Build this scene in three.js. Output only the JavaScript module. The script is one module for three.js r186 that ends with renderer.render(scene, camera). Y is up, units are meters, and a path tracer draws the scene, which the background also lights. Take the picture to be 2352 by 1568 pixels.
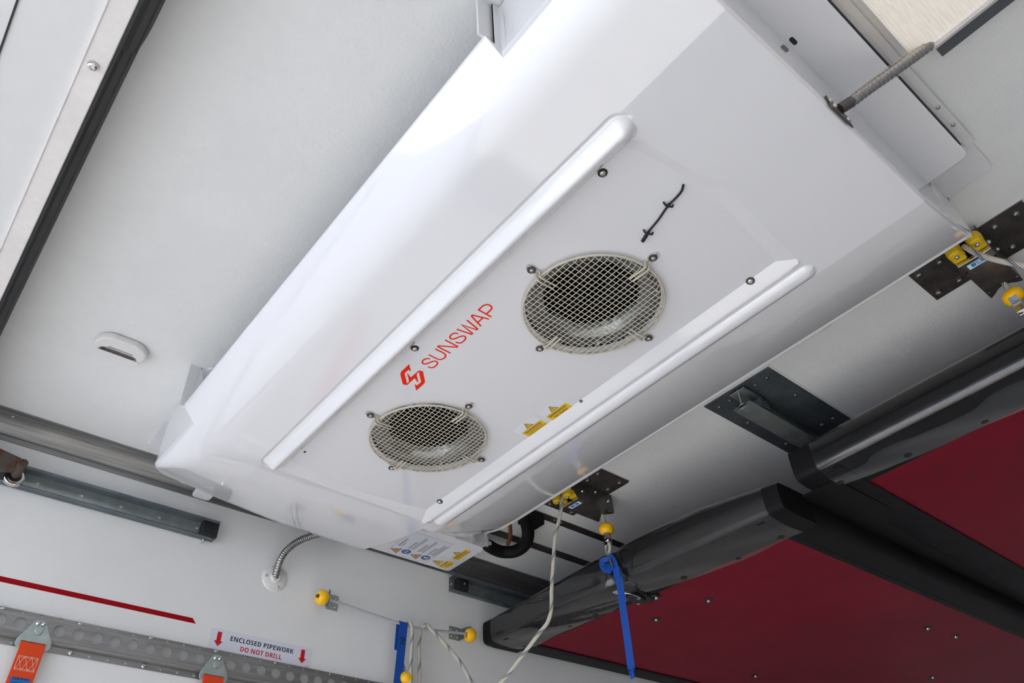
import * as THREE from 'three';
import { RoundedBoxGeometry } from 'three/addons/geometries/RoundedBoxGeometry.js';
import { ConvexGeometry } from 'three/addons/geometries/ConvexGeometry.js';
import { RectAreaLightUniformsLib } from 'three/addons/lights/RectAreaLightUniformsLib.js';
import { mergeGeometries, mergeVertices, toCreasedNormals } from 'three/addons/utils/BufferGeometryUtils.js';

// ---------------------------------------------------------------- camera, sky, sun, exposure
RectAreaLightUniformsLib.init();
const scene = new THREE.Scene();
const renderer = new THREE.WebGLRenderer({ antialias: true });
renderer.shadowMap.enabled = true;
renderer.toneMapping = THREE.LinearToneMapping;
renderer.toneMappingExposure = 2.0;
const camera = new THREE.PerspectiveCamera(2 * Math.atan(784 / 1756.13) * 180 / Math.PI, 1.5, 0.02, 200);
{
  const m = new THREE.Matrix4().makeBasis(new THREE.Vector3(0.77154, -0.04203, 0.6348), new THREE.Vector3(-0.3956, 0.74975, 0.53045), new THREE.Vector3(-0.49823, -0.66038, 0.56184));
  camera.quaternion.setFromRotationMatrix(m);
  camera.position.set(0, 1.45, 0);
  camera.updateMatrixWorld();
}
{ // a clear-to-hazy daylight sky
  const w = 128, h = 64, a = new Float32Array(w * h * 4);
  for (let j = 0; j < h; j++) for (let i = 0; i < w; i++) {
    const e = ((j + 0.5) / h - 0.5) * 2, t = Math.pow(Math.max(0, e), 0.45), k = 4 * (j * w + i);
    a[k] = 1.6 - 1.2 * t; a[k + 1] = 1.7 - 1.05 * t; a[k + 2] = 1.9 - 0.6 * t; a[k + 3] = 1;
  }
  const sky = new THREE.DataTexture(a, w, h, THREE.RGBAFormat, THREE.FloatType);
  sky.mapping = THREE.EquirectangularReflectionMapping; sky.magFilter = THREE.LinearFilter; sky.needsUpdate = true;
  scene.background = sky;
}
const sun = new THREE.DirectionalLight(0xf9f3e8, 7.5);
sun.position.set(-10, 6.2, -0.8); sun.target.position.set(-2, 0, 0); sun.castShadow = true;
Object.assign(sun.shadow.camera, { left: -12, right: 12, top: 12, bottom: -12, near: 0.1, far: 40 });
sun.shadow.mapSize.set(2048, 2048); sun.name = 'sun';
scene.add(sun, sun.target);

// ---------------------------------------------------------------- helpers
const V = (x, y, z) => new THREE.Vector3(x, y, z), V2 = (x, y) => new THREE.Vector2(x, y);
const CY = 2.6, WZ = -1.947, RZ = 0.39;               // ceiling height, inner face of the side walls
let seed = 7; const rnd = () => (seed = (seed * 16807) % 2147483647) / 2147483647;
const lerp = (a, b, t) => a + (b - a) * t, clamp = (x, a = 0, b = 1) => Math.min(b, Math.max(a, x));
const smooth = (a, b, x) => { const t = clamp((x - a) / (b - a)); return t * t * (3 - 2 * t); };
const table = (pts, x) => { if (x <= pts[0][0]) return pts[0][1]; for (let i = 1; i < pts.length; i++) if (x <= pts[i][0]) { const [a, b] = pts[i - 1], [c, d] = pts[i]; return lerp(b, d, (x - a) / (c - a)); } return pts[pts.length - 1][1]; };
const used = {};
function numbered(n) { const k = used[n] = (used[n] ?? -1) + 1; return k ? n + '_' + String(k).padStart(3, '0') : n; }
function thing(name, label, category, p, group) {
  const g = new THREE.Group(); g.name = numbered(name); g.position.set(...p); g.userData = { label, category };
  if (group) g.userData.group = group;
  scene.add(g); g.updateMatrixWorld(true); return g;
}
const prep = (geo) => (Array.isArray(geo) ? merge(geo) : geo);
function merge(list) {
  const flat = list.map((g) => { const h = g.index ? g.toNonIndexed() : g.clone(); for (const k of Object.keys(h.attributes)) if (!['position', 'normal', 'uv'].includes(k)) h.deleteAttribute(k); if (!h.attributes.uv) h.setAttribute('uv', new THREE.BufferAttribute(new Float32Array(h.attributes.position.count * 2), 2)); return h; });
  return mergeGeometries(flat);
}
// a part: geometry given in world metres, kept under its thing
function part(parent, name, geo, mat, label) {
  let top = parent; while (top.parent && top.parent !== scene) top = top.parent;
  const g = prep(geo).clone(); g.translate(-top.position.x, -top.position.y, -top.position.z);
  const m = new THREE.Mesh(g, mat); m.name = name; m.castShadow = m.receiveShadow = true;
  if (label) m.userData.label = label;
  parent.add(m); return m;
}
function solo(name, geo, mat, data) {
  const m = new THREE.Mesh(prep(geo), mat); m.name = numbered(name); m.castShadow = m.receiveShadow = true; m.userData = data; scene.add(m); return m;
}
const struct = (name, geo, mat) => { const m = new THREE.Mesh(prep(geo), mat); m.name = name; m.castShadow = m.receiveShadow = true; m.userData = { kind: 'structure' }; scene.add(m); return m; };
function copy(o, name, label, p, turnY = 0) { const c = o.clone(); c.name = numbered(name); c.position.set(...p); c.rotation.y = turnY; c.userData = { ...o.userData, label }; scene.add(c); return c; }
// geometry
function box(x0, x1, y0, y1, z0, z1, r = 0) {
  const g = r ? new RoundedBoxGeometry(x1 - x0, y1 - y0, z1 - z0, 2, r) : new THREE.BoxGeometry(x1 - x0, y1 - y0, z1 - z0);
  return muv(g.translate((x0 + x1) / 2, (y0 + y1) / 2, (z0 + z1) / 2));
}
function muv(geo) { // uv in metres, by the face's main direction
  const g = geo.index ? geo.toNonIndexed() : geo, p = g.attributes.position, n = g.attributes.normal, uv = new Float32Array(p.count * 2);
  for (let i = 0; i < p.count; i++) {
    const ax = Math.abs(n.getX(i)), ay = Math.abs(n.getY(i)), az = Math.abs(n.getZ(i));
    if (ay >= ax && ay >= az) { uv[2 * i] = p.getX(i); uv[2 * i + 1] = p.getZ(i); } else if (az >= ax) { uv[2 * i] = p.getX(i); uv[2 * i + 1] = p.getY(i); } else { uv[2 * i] = p.getZ(i); uv[2 * i + 1] = p.getY(i); }
  }
  g.setAttribute('uv', new THREE.BufferAttribute(uv, 2)); return g;
}
function flipIf(geo, m) { if (m.determinant() < 0) { const p = geo.attributes; for (const k of Object.keys(p)) { const a = p[k], s = a.itemSize; for (let i = 0; i < a.count; i += 3) for (let c = 0; c < s; c++) { const t = a.array[(i + 1) * s + c]; a.array[(i + 1) * s + c] = a.array[(i + 2) * s + c]; a.array[(i + 2) * s + c] = t; } } } return geo; }
// extrude a 2-D shape: U, Vv, Ww are where its x, y and depth go
function ext(shape, depth, o, U, Vv, Ww, bevel = 0, curve = 12) {
  let g = new THREE.ExtrudeGeometry(shape, { depth: depth - 2 * bevel, bevelEnabled: bevel > 0, bevelSize: bevel, bevelThickness: bevel, bevelOffset: -bevel, bevelSegments: 2, curveSegments: curve });
  if (g.index) g = g.toNonIndexed();
  g.translate(0, 0, bevel);
  const m = new THREE.Matrix4().makeBasis(U, Vv, Ww).setPosition(o);
  g.applyMatrix4(m); return muv(flipIf(g, m));
}
const X = V(1, 0, 0), Y = V(0, 1, 0), Z = V(0, 0, 1), NX = V(-1, 0, 0), NY = V(0, -1, 0), NZ = V(0, 0, -1);
const poly = (pts) => { const s = new THREE.Shape(); pts.forEach(([x, y], i) => (i ? s.lineTo(x, y) : s.moveTo(x, y))); s.closePath(); return s; };
const circlePath = (x, y, r) => { const p = new THREE.Path(); p.absarc(x, y, r, 0, Math.PI * 2, true); return p; };
const rrect = (x0, y0, x1, y1, r) => { const s = new THREE.Shape(); s.moveTo(x0 + r, y0); s.lineTo(x1 - r, y0); s.absarc(x1 - r, y0 + r, r, -Math.PI / 2, 0); s.lineTo(x1, y1 - r); s.absarc(x1 - r, y1 - r, r, 0, Math.PI / 2); s.lineTo(x0 + r, y1); s.absarc(x0 + r, y1 - r, r, Math.PI / 2, Math.PI); s.lineTo(x0, y0 + r); s.absarc(x0 + r, y0 + r, r, Math.PI, 1.5 * Math.PI); return s; };
const profX = (pts, x0, x1, crease = 0.5) => toCreasedNormals(ext(poly(pts), x1 - x0, V(x0, 0, 0), Z, Y, X), crease);   // pts are (z, y)
const profZ = (pts, z0, z1, crease = 0.5) => toCreasedNormals(ext(poly(pts), z1 - z0, V(0, 0, z0), X, Y, Z), crease);   // pts are (x, y)
function tube(pts, r, seg = 60, rad = 12, closed = false, straight = false) {
  const P = pts.map((p) => V(...p)), c = straight ? pathOf(P) : new THREE.CatmullRomCurve3(P, closed, 'centripetal'), L = c.getLength();
  const g = new THREE.TubeGeometry(c, seg, r, rad, closed), uv = g.attributes.uv;
  for (let i = 0; i < uv.count; i++) uv.setX(i, uv.getX(i) * L);
  if (closed) return g;
  return merge([g, ...[0, 1].map((t) => aim(new THREE.SphereGeometry(r, rad, 6), c.getPointAt(t), Y))]);
}
function pathOf(P) { const c = new THREE.CurvePath(); for (let i = 1; i < P.length; i++) c.add(new THREE.LineCurve3(P[i - 1], P[i])); return c; }
function aim(geo, at, dir, twist = 0) { const q = new THREE.Quaternion().setFromUnitVectors(Y, dir.clone().normalize()); return geo.clone().rotateY(twist).applyQuaternion(q).translate(at.x, at.y, at.z); }
const lathe = (pts, n = 28) => new THREE.LatheGeometry(pts.map(([x, y]) => V2(x, y)), n);
const rod = (a, b, r, n = 14) => { const A = V(...a), B = V(...b), d = B.clone().sub(A); return aim(new THREE.CylinderGeometry(r, r, d.length(), n), A.add(B).multiplyScalar(0.5), d); };
// fastener heads, standing on +y
const domeHead = (r, h) => toCreasedNormals(lathe([[0.0001, h * 0.45], [r * 0.38, h * 0.45], [r * 0.42, h * 0.98], [r * 0.62, h * 0.93], [r * 0.86, h * 0.66], [r * 0.98, h * 0.25], [r, 0]], 20), 0.6);
const washerRing = (ri, ro, h) => toCreasedNormals(lathe([[ri, 0], [ri, h], [ro * 0.96, h], [ro, h * 0.6], [ro, 0]], 22), 0.6);
const HEAD = domeHead(0.0052, 0.0042), HEADS = domeHead(0.0042, 0.0032), BOLT = domeHead(0.0075, 0.006), WASH = washerRing(0.003, 0.0078, 0.0022), WASHL = washerRing(0.002, 0.0165, 0.0018), RIVET = toCreasedNormals(lathe([[0.0001, 0.0026], [0.0022, 0.0024], [0.0042, 0.0014], [0.005, 0]], 16), 0.6);
function screw(parent, at, dir, washer, mat = M.stainless, head = HEAD, wmat = null) {
  const d = dir.clone().normalize(), h = washer ? 0.0018 : 0;
  const s = part(parent, 'screw', aim(head, V(...at).addScaledVector(d, h), d, rnd() * 6), mat);
  if (washer) part(s, 'washer', aim(washer, V(...at), d), wmat ?? M.rubber);
  return s;
}

// ---------------------------------------------------------------- textures
function dataTex(n, fn, srgb, rx = 1, ry = 1, m = n) {
  const a = new Uint8Array(n * m * 4);
  for (let j = 0; j < m; j++) for (let i = 0; i < n; i++) { const c = fn(i / n, j / m, i, j), k = 4 * (j * n + i); for (let q = 0; q < 3; q++) a[k + q] = 255 * clamp(c.length ? c[q] : c); a[k + 3] = 255; }
  const t = new THREE.DataTexture(a, n, m); t.wrapS = t.wrapT = THREE.RepeatWrapping; t.magFilter = THREE.LinearFilter; t.repeat.set(rx, ry);
  if (srgb) t.colorSpace = THREE.SRGBColorSpace; t.needsUpdate = true; return t;
}
function noiseGrid(n) { const g = new Float32Array(n * n); for (let i = 0; i < g.length; i++) g[i] = rnd(); return (u, v) => { const x = ((u % 1) + 1) % 1 * n, y = ((v % 1) + 1) % 1 * n, i = Math.floor(x), j = Math.floor(y), a = x - i, b = y - j, s = a * a * (3 - 2 * a), t = b * b * (3 - 2 * b), G = (p, q) => g[(q % n) * n + (p % n)]; return lerp(lerp(G(i, j), G(i + 1, j), s), lerp(G(i, j + 1), G(i + 1, j + 1), s), t); }; }
const N8 = noiseGrid(8), N32 = noiseGrid(32), N128 = noiseGrid(128);
const fbm = (u, v) => 0.5 * N8(u, v) + 0.3 * N32(u, v) + 0.2 * N128(u, v);
const grainBump = dataTex(512, (u, v) => 0.55 * N128(u, v) + 0.45 * N32(u * 2, v * 2), false, 2.6, 2.6);
const cloudy = (c, amp, rx = 1, ry = 1) => dataTex(256, (u, v) => { const k = 1 + amp * (fbm(u, v) - 0.5) * 2; return c.map((x) => x * k); }, true, rx, ry);
const streak = (c, amp, rx, ry) => dataTex(256, (u, v) => { const k = 1 + amp * (N128(u * 0.12, v) * 0.6 + N32(u * 0.5, v) * 0.4 - 0.5) * 2; return c.map((x) => x * k); }, true, rx, ry);
const brushBump = dataTex(256, (u, v) => N128(u * 0.08, v), false, 1.5, 8);
const smudge = (lo, hi, rx = 2, ry = 2) => dataTex(256, (u, v) => lerp(lo, hi, fbm(u + 0.3, v + 0.7)), false, rx, ry);
// braided rope: cream yarns with blue and black fleck pairs
function ropeTex() {
  return dataTex(128, (u, v, i, j) => {
    const a = (u * 8 + v * 8) % 1, b = (u * 8 - v * 8 + 8) % 1, over = (Math.floor(u * 16) + Math.floor(v * 16)) % 2;
    const s = over ? a : b, shade = 0.72 + 0.28 * Math.sin(s * Math.PI), strand = over ? Math.floor(u * 8 + v * 8) % 8 : Math.floor(u * 8 - v * 8 + 64) % 8;
    let c = [0.86, 0.83, 0.76];
    const odd = (Math.floor(v * 16) + Math.floor(u * 16)) % 4 < 2; if (over && strand === 1) c = odd ? [0.02, 0.46, 0.68] : [0.05, 0.06, 0.08]; if (over && strand === 2) c = odd ? [0.05, 0.06, 0.08] : [0.03, 0.4, 0.6];
    return c.map((x) => x * shade);
  }, true, 1 / 0.07, 1);
}
const webTex = (c) => dataTex(64, (u, v, i, j) => { const k = 0.82 + 0.18 * Math.sin((u * 8 + v * 8) * Math.PI * 2) * Math.cos((u * 8 - v * 4) * Math.PI * 2); return c.map((x) => x * k); }, true, 60, 60);
function canvasTex(w, h, draw) { const c = document.createElement('canvas'); c.width = w; c.height = h; const x = c.getContext('2d'); draw(x, w, h); const t = new THREE.CanvasTexture(c); t.colorSpace = THREE.SRGBColorSpace; return t; }

// ---------------------------------------------------------------- materials
const std = (o) => new THREE.MeshStandardMaterial(o), phy = (o) => new THREE.MeshPhysicalMaterial(o);
const lin = (r, g, b) => new THREE.Color().setRGB(r, g, b);
const M = {};
M.ceiling = std({ map: cloudy([0.88, 0.885, 0.88], 0.02, 0.6, 0.6), roughness: 0.5, bumpMap: grainBump, bumpScale: 0.00035 });
M.wall = std({ map: cloudy([0.88, 0.88, 0.872], 0.015, 0.7, 0.7), roughness: 0.5, bumpMap: grainBump, bumpScale: 0.00008 });
M.panelWhite = std({ map: cloudy([0.83, 0.83, 0.825], 0.02, 0.7, 0.7), roughness: 0.45 });
M.floor = std({ map: cloudy([0.64, 0.64, 0.64], 0.08, 1, 1), roughness: 0.55, metalness: 0.1 });
M.ground = std({ map: cloudy([0.75, 0.75, 0.74], 0.1, 0.3, 0.3), roughness: 0.95 });
M.gel = phy({ color: lin(0.77, 0.77, 0.79), roughness: 0.1, ior: 1.65, clearcoat: 1, clearcoatRoughness: 0.05 });
M.gelDull = phy({ color: lin(0.74, 0.735, 0.735), roughness: 0.45, clearcoat: 0.5, clearcoatRoughness: 0.25 });
M.alu = std({ map: streak([0.6, 0.595, 0.59], 0.13, 0.8, 6), metalness: 0.85, roughness: 0.42, bumpMap: brushBump, bumpScale: 0.0001 });
M.aluPale = std({ map: cloudy([0.87, 0.85, 0.835], 0.04, 3, 3), metalness: 0.0, roughness: 0.5 });
M.galv = std({ map: cloudy([0.68, 0.71, 0.7], 0.1, 6, 6), metalness: 0.75, roughness: 0.38, roughnessMap: smudge(0.7, 1, 5, 5) });
M.galvDark = std({ map: cloudy([0.4, 0.43, 0.45], 0.15, 5, 5), metalness: 0.6, roughness: 0.45 });
M.darkSteel = std({ map: cloudy([0.36, 0.34, 0.335], 0.22, 6, 6), metalness: 0.6, roughness: 0.42, roughnessMap: smudge(0.75, 1, 9, 9) });
M.stainless = std({ color: lin(0.62, 0.6, 0.57), metalness: 1, roughness: 0.2 });
M.chrome = std({ color: lin(0.7, 0.7, 0.7), metalness: 1, roughness: 0.1 });
M.zinc = std({ map: cloudy([0.68, 0.72, 0.7], 0.08, 12, 12), metalness: 0.75, roughness: 0.35 });
M.rubber = std({ color: lin(0.007, 0.007, 0.007), roughness: 0.55 });
M.seal = std({ map: cloudy([0.16, 0.16, 0.16], 0.15, 5, 5), roughness: 0.75 });
M.foam = phy({ map: cloudy([0.055, 0.055, 0.058], 0.3, 4, 4), roughness: 0.6, specularIntensity: 0.4 });
M.inlet = std({ map: cloudy([0.6, 0.62, 0.62], 0.12, 6, 6), metalness: 1, roughness: 0.2 });
M.boltGrey = std({ color: lin(0.3, 0.29, 0.28), metalness: 0.9, roughness: 0.3 });
M.black = std({ color: lin(0.01, 0.01, 0.01), roughness: 0.6 });
M.red = phy({ map: dataTex(512, (u, v) => { const k = 1 + 0.2 * (fbm(u, v) - 0.5); const s = N128(u * 0.2 + v * 0.1, v) > 0.975 ? 0.05 : 0; return [0.45 * k + s, 0.015 * k + s, 0.125 * k + s]; }, true, 0.7, 0.7), roughness: 0.55, specularIntensity: 0.35 });
M.vinyl = phy({ color: 0xffffff, transmission: 1, thickness: 0, ior: 1.7, roughness: 0.2, roughnessMap: dataTex(512, (u, v) => lerp(0.12, 1, Math.pow(N128(u * 0.05, v * 2), 4)), false, 2, 2) });
M.yellow = phy({ color: lin(0.95, 0.5, 0.0), roughness: 0.35 });
M.yellowDull = phy({ color: lin(0.72, 0.47, 0.0), roughness: 0.45 });
M.rope = std({ map: ropeTex(), roughness: 0.85 });
M.blueWeb = std({ map: webTex([0.01, 0.34, 0.76]), roughness: 0.7 });
M.orangeWeb = std({ map: webTex([1.0, 0.3, 0.0]), roughness: 0.75 });
M.thread = std({ color: lin(0.75, 0.6, 0.5), roughness: 0.8 });
M.wire = std({ color: lin(0.55, 0.5, 0.4), roughness: 0.42 });
M.brand = phy({ color: lin(0.82, 0.022, 0.0), roughness: 0.5, specularIntensity: 0.4 });
M.tape = phy({ color: lin(0.3, 0.0, 0.004), roughness: 0.55, specularIntensity: 0.3 });
M.whitePlastic = phy({ color: lin(0.72, 0.71, 0.69), roughness: 0.3 });
M.rust = std({ map: dataTex(256, (u, v) => { const t = smooth(0.5, 0.68, fbm(u, v)); return [lerp(0.34, 0.36, t), lerp(0.31, 0.2, t), lerp(0.29, 0.1, t)]; }, true, 9, 9), metalness: 0.5, roughness: 0.5 });
M.copper = std({ color: lin(0.35, 0.13, 0.06), metalness: 0.8, roughness: 0.45 });
M.clear = phy({ color: 0xffffff, transmission: 1, thickness: 0, roughness: 0.03, ior: 1.45 });
M.hose = std({ color: lin(0.34, 0.33, 0.32), metalness: 1, roughness: 0.24 });
M.smoke = phy({ color: lin(0.3, 0.3, 0.32), roughness: 0.3 });
M.lens = phy({ map: streak([0.93, 0.915, 0.88], 0.06, 4, 22), roughness: 0.35, emissive: 0xffeed8, emissiveIntensity: 0.1, bumpMap: dataTex(64, (u, v) => 0.5 + 0.5 * Math.sin(v * Math.PI * 2), false, 1, 170), bumpScale: 0.0008 });

// ---------------------------------------------------------------- the body of the trailer, open at the rear (-x)
struct('ceiling', box(-1.9, 4.4, CY, CY + 0.12, WZ - 0.1, RZ + 0.1), M.ceiling);
struct('wall_left', box(-1.9, 4.4, 0, CY, WZ - 0.1, WZ), M.wall);
struct('wall_right', box(-1.9, 4.4, 0, CY, RZ, RZ + 0.1), M.wall);
struct('wall_front', box(4.3, 4.4, 0, CY, WZ, RZ), M.wall);
struct('floor', box(-1.9, 4.4, -0.15, 0, WZ - 0.1, RZ + 0.1), M.floor);
struct('ground', box(-60, 40, -1.35, -1.2, -50, 50), M.ground);
{ // aluminium cove where ceiling and side wall meet
  const p = [[-1.8915, CY], [-1.8915, CY - 0.003], [-1.9025, CY - 0.0045], [-1.9035, CY - 0.0025], [-1.9045, CY - 0.006]];
  for (let i = 0; i <= 8; i++) { const t = i / 8; p.push([lerp(-1.906, -1.9425, t) - 0.004 * Math.sin(t * Math.PI), lerp(CY - 0.0065, 2.56, t) + 0.004 * Math.sin(t * Math.PI)]); }
  p.push([-1.9405, 2.5585], [-1.9405, 2.557], [-1.9435, 2.556], [-1.944, 2.5435], [WZ, 2.5435], [WZ, CY]);
  struct('trim_1', profX(p.reverse(), -1.9, 4.3, 0.35), M.alu);
  const t1 = scene.getObjectByName('trim_1');
  for (const x of [-0.62, 0.062, 0.75]) { const s = new THREE.Mesh(aim(HEADS, V(x, 2.5945, -1.9115), V(0, -0.7, 0.7)), M.stainless); s.name = 'screw'; s.castShadow = true; t1.add(s); }
}

// ---------------------------------------------------------------- the ceiling cooling unit
const unit = thing('cooling_unit', 'large glossy white moulded cooling unit with two round fan guards, fixed under the ceiling', 'cooling unit', [0.8, CY, -0.95]);
const U = { xl: 0.336, xr: 1.275, z1: -0.152, panel: 0.19 };
const zIn = [[0.57, -0.384], [0.601, -0.3705], [0.64, -0.365], [0.69, -0.3595], [0.75, -0.358], [0.81, -0.3605], [0.88, -0.3705], [0.942, -0.3775], [0.965, -0.383]];
const zOut = [[0.57, -0.3645], [0.59, -0.35], [0.68, -0.3415], [0.75, -0.334], [0.79, -0.336], [0.88, -0.3445], [0.94, -0.35], [0.99, -0.353]];
const zInB = [[0.57, -1.428], [0.6, -1.434], [0.65, -1.44], [0.72, -1.452], [0.76, -1.457], [0.81, -1.456], [0.87, -1.45], [0.93, -1.442], [0.965, -1.436]];
const zOutB = [[0.57, -1.466], [0.64, -1.472], [0.73, -1.4765], [0.81, -1.476], [0.89, -1.48], [0.99, -1.486]];
const zFar = (x) => table([[0.3, -1.768], [0.42, -1.785], [0.55, -1.812], [0.75, -1.845], [1.01, -1.856]], x);
const inDuct = (z) => smooth(-0.396, -0.401, z) * smooth(-1.479, -1.474, z);
const xLeft = (z) => { let x = lerp(0.362, U.xl, inDuct(z)); const c = -1.772 + 0.085; if (z < c) { const q = clamp((c - z) / 0.085); x += 0.085 * (1 - Math.sqrt(Math.max(0, 1 - q * q))); } return x; };
const BASE = 0.198;
function coverDrop(x, z) {
  const q = clamp(x - U.xl, 0, 0.194), L = (0.1315 * q + 1.15 * (q < 0.1 ? q - q * q / 0.2 : 0.05)) / 0.083;
  let E = 1; if (z < -1.49 && x < 1.02) { const e = clamp((-1.49 - z) / (-1.49 - zFar(x))); E = 1 - 0.95 * Math.pow(e, 1.35); }
  const k = 0.16, h = clamp(0.5 + 0.5 * (E - L) / k), mn = z < -1.4 ? lerp(E, L, h) - k * h * (1 - h) * smooth(-1.42, -1.55, z) : L;
  let d = 0.115 + (BASE - 0.115) * clamp(mn, 0, 1);
  // edge of the moulding turned up a little along the cut ends
  const nd = 1 - inDuct(z), xl = xLeft(z); if (nd > 0.5) d -= 0.006 * Math.pow(clamp(1 - (x - xl) / 0.008), 2);
  // outboard slope to the rim
  if (x > 1.035) { const t = clamp((x - 1.035) / (1.258 - 1.035)); d -= (BASE - 0.12) * (0.3 * t * t + 0.7 * t); if (x > 1.258) d = 0.12 - smooth(1.258, 1.2605, x) * 0.005 - 0.004 * smooth(1.272, 1.275, x); }
  // the long bead left of the fan panel
  const capsule = (cx, za, zb, r) => Math.hypot(x - cx, z - clamp(z, zb, za)) / r;
  let u = capsule(0.5525, -0.360, -1.448, 0.0232);
  if (u < 1) { const asym = clamp((x - 0.5293) / 0.0464); const dome = 0.0175 * Math.pow(Math.cos(u * Math.PI / 2), 1.15) * lerp(0.6, 1, smooth(0.1, 0.5, asym)); d = Math.max(d, BASE - 0.001 + dome); } else if (u < 1.3 && x < 0.551) d -= 0.003 * Math.max(0, 1 - Math.abs(u - 1.12) / 0.14) * smooth(0.55, 0.54, x);
  // the recessed fan panel and the sloping ridge right of it
  const zi = table(zIn, x), zo = table(zOut, x), ziB = table(zInB, x), zoB = table(zOutB, x), D = BASE - U.panel;
  if (x > 0.556 && x < 1.003) {
    const a = (z - zi) / (zo - zi), b = (ziB - z) / (ziB - zoB), c = (x - 0.9575) / 0.0275, wl = (0.5765 - x) / 0.004, end = Math.max(a, b);
    const inside = Math.max(end, c, wl);
    if (inside < 1 && !(u < 0.97 && x < 0.576)) d = Math.max(U.panel + Math.max(end, wl, -0.3) * D, U.panel + Math.min(c, 1) * 0.0135 * (1 - 0.12 * c * c * c), U.panel - 0.002);
    else if (c >= 1 && end < 1.0) { const w = clamp((x - 0.985) / 0.0135), e = smooth(0, 0.02, Math.min(zo - z, z - zoB)); d = lerp(d, U.panel + 0.0119 - 0.0052 * w * w, e); }
  }
  u = Math.abs(x - 1.0165) < 0.03 ? capsule(1.0165, -0.362, -1.456, 0.0185) : 9; if (u < 1) { const side = x < 1.0165 ? 0.6 : 1.0; d = Math.max(d, lerp(BASE - 0.001, BASE + 0.0085, Math.pow(1 - u * u, side))); }
  return d;
}
{
  // columns and rows of the moulding, dense where it bends
  const xs = [], add = (a, b, n) => { for (let i = 0; i < n; i++) xs.push(lerp(a, b, i / n)); };
  add(0, 0.03, 14); add(0.03, 0.18, 26);                                          // measured from the left rim
  const left = xs.slice(); xs.length = 0;
  add(0.517, 0.529, 4); add(0.529, 0.581, 36); add(0.581, 0.95, 60); add(0.95, 1.042, 62); add(1.042, 1.255, 34); add(1.255, 1.2751, 12); xs.push(1.2752);
  const zs = []; const addz = (a, b, n) => { for (let i = 0; i < n; i++) zs.push(lerp(a, b, i / n)); };
  addz(U.z1, -0.325, 34); addz(-0.325, -0.395, 56); addz(-0.395, -0.403, 14); addz(-0.403, -0.42, 10); addz(-0.42, -1.41, 150); addz(-1.41, -1.472, 46); addz(-1.472, -1.481, 14); addz(-1.481, -1.5, 14); zs.push(-1.5);
  const rows = [];
  const column = (z) => { const xl = xLeft(z); return left.map((q) => lerp(xl, 0.517, q / 0.18)).concat(xs); };
  const P = [], nx = left.length + xs.length;
  const push = (x, d, z) => P.push([x, CY - d, z]);
  const grid = [];
  // skirts at the open end and along the rim come with the grid: rows before the first and after the last
  const endRows = (z, rowDef) => rowDef.forEach(([dz, k]) => { const r = []; for (const x of column(z)) { const d = coverDrop(x, z); r.push([x, CY - (k < 0 ? d + k * 0.001 : lerp(d, 0.001, k)), z + dz]); } grid.push(r); });
  endRows(U.z1, [[0.004, 1], [0.0055, 0.5], [0.0055, -14], [0.005, -7], [0.0035, -2.6], [0.0016, -0.6]]);
  for (const z of zs) { const r = []; for (const x of column(z)) r.push([x, CY - coverDrop(x, z), z]); grid.push(r); }
  for (let i = 1; i <= 46; i++) {
    const t = i / 46, r = []; const cols = column(lerp(-1.5, -1.772, t));
    for (const x of cols) {
      if (x < 1.003) { const z = lerp(-1.5, zFar(x), t); r.push([x, CY - coverDrop(x, z) + 0.006 * smooth(0.9, 1, t), z]); continue; }
      const g = Math.pow(clamp((t - 0.05) / 0.95), 1.12), d0 = coverDrop(x, -1.5);                     // end face sloping up to the label flap
      r.push([1.003 + (x - 1.003) * (1 + 0.385 * smooth(0.3, 1, t)), CY - lerp(d0, 0.0536, lerp(g, g * g * (3 - 2 * g), 0.35)), -1.5 - 0.236 * t]);
    }
    grid.push(r);
  }
  { const last = grid[grid.length - 1]; for (const [dz, up] of [[-0.002, 0.004], [-0.0025, 0.02], [-0.001, 0.07]]) grid.push(last.map(([x, y, z]) => [x, Math.min(CY - 0.001, y + up), z + dz])); }
  // rim returns on both long sides
  for (const r of grid) {
    const [x, y, z] = r[0], full = inDuct(z) < 0.5;
    r.unshift([x + 0.0004, y + 0.0025, z]); r.unshift([x + (full ? 0.0004 : 0.003), y + 0.004, z]); r.unshift(full ? [x + 0.0005, Math.max(y, CY - 0.002), z] : [x + 0.05, y + 0.006, z]);
    const [X1, Y1, Z1] = r[r.length - 1]; r.push([X1 - 0.001, Y1 + 0.003, Z1]); r.push([X1 - 0.004, Math.max(Y1, Math.min(CY - 0.002, Y1 + 0.09)), Z1]);
  }
  const n = grid[0].length, pos = new Float32Array(grid.length * n * 3), uv = new Float32Array(grid.length * n * 2);
  grid.forEach((r, j) => r.forEach(([x, y, z], i) => { pos.set([x, y, z], 3 * (j * n + i)); uv.set([x, z], 2 * (j * n + i)); }));
  const idx = [];
  for (let j = 0; j + 1 < grid.length; j++) for (let i = 0; i + 1 < n; i++) {
    const a = j * n + i, b = a + 1, c = a + n, d = c + 1;
    const cx = (grid[j][i][0] + grid[j + 1][i + 1][0]) / 2, cz = (grid[j][i][2] + grid[j + 1][i + 1][2]) / 2;
    if (cx > 0.582 && cx < 0.954 && cz < table(zIn, cx) - 0.006 && cz > table(zInB, cx) + 0.006) continue;   // the opening behind the fan panel
    idx.push(a, b, c, b, d, c);
  }
  const g = new THREE.BufferGeometry(); g.setAttribute('position', new THREE.BufferAttribute(pos, 3)); g.setAttribute('uv', new THREE.BufferAttribute(uv, 2)); g.setIndex(idx); g.computeVertexNormals();
  part(unit, 'cover', g, M.gel);
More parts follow.
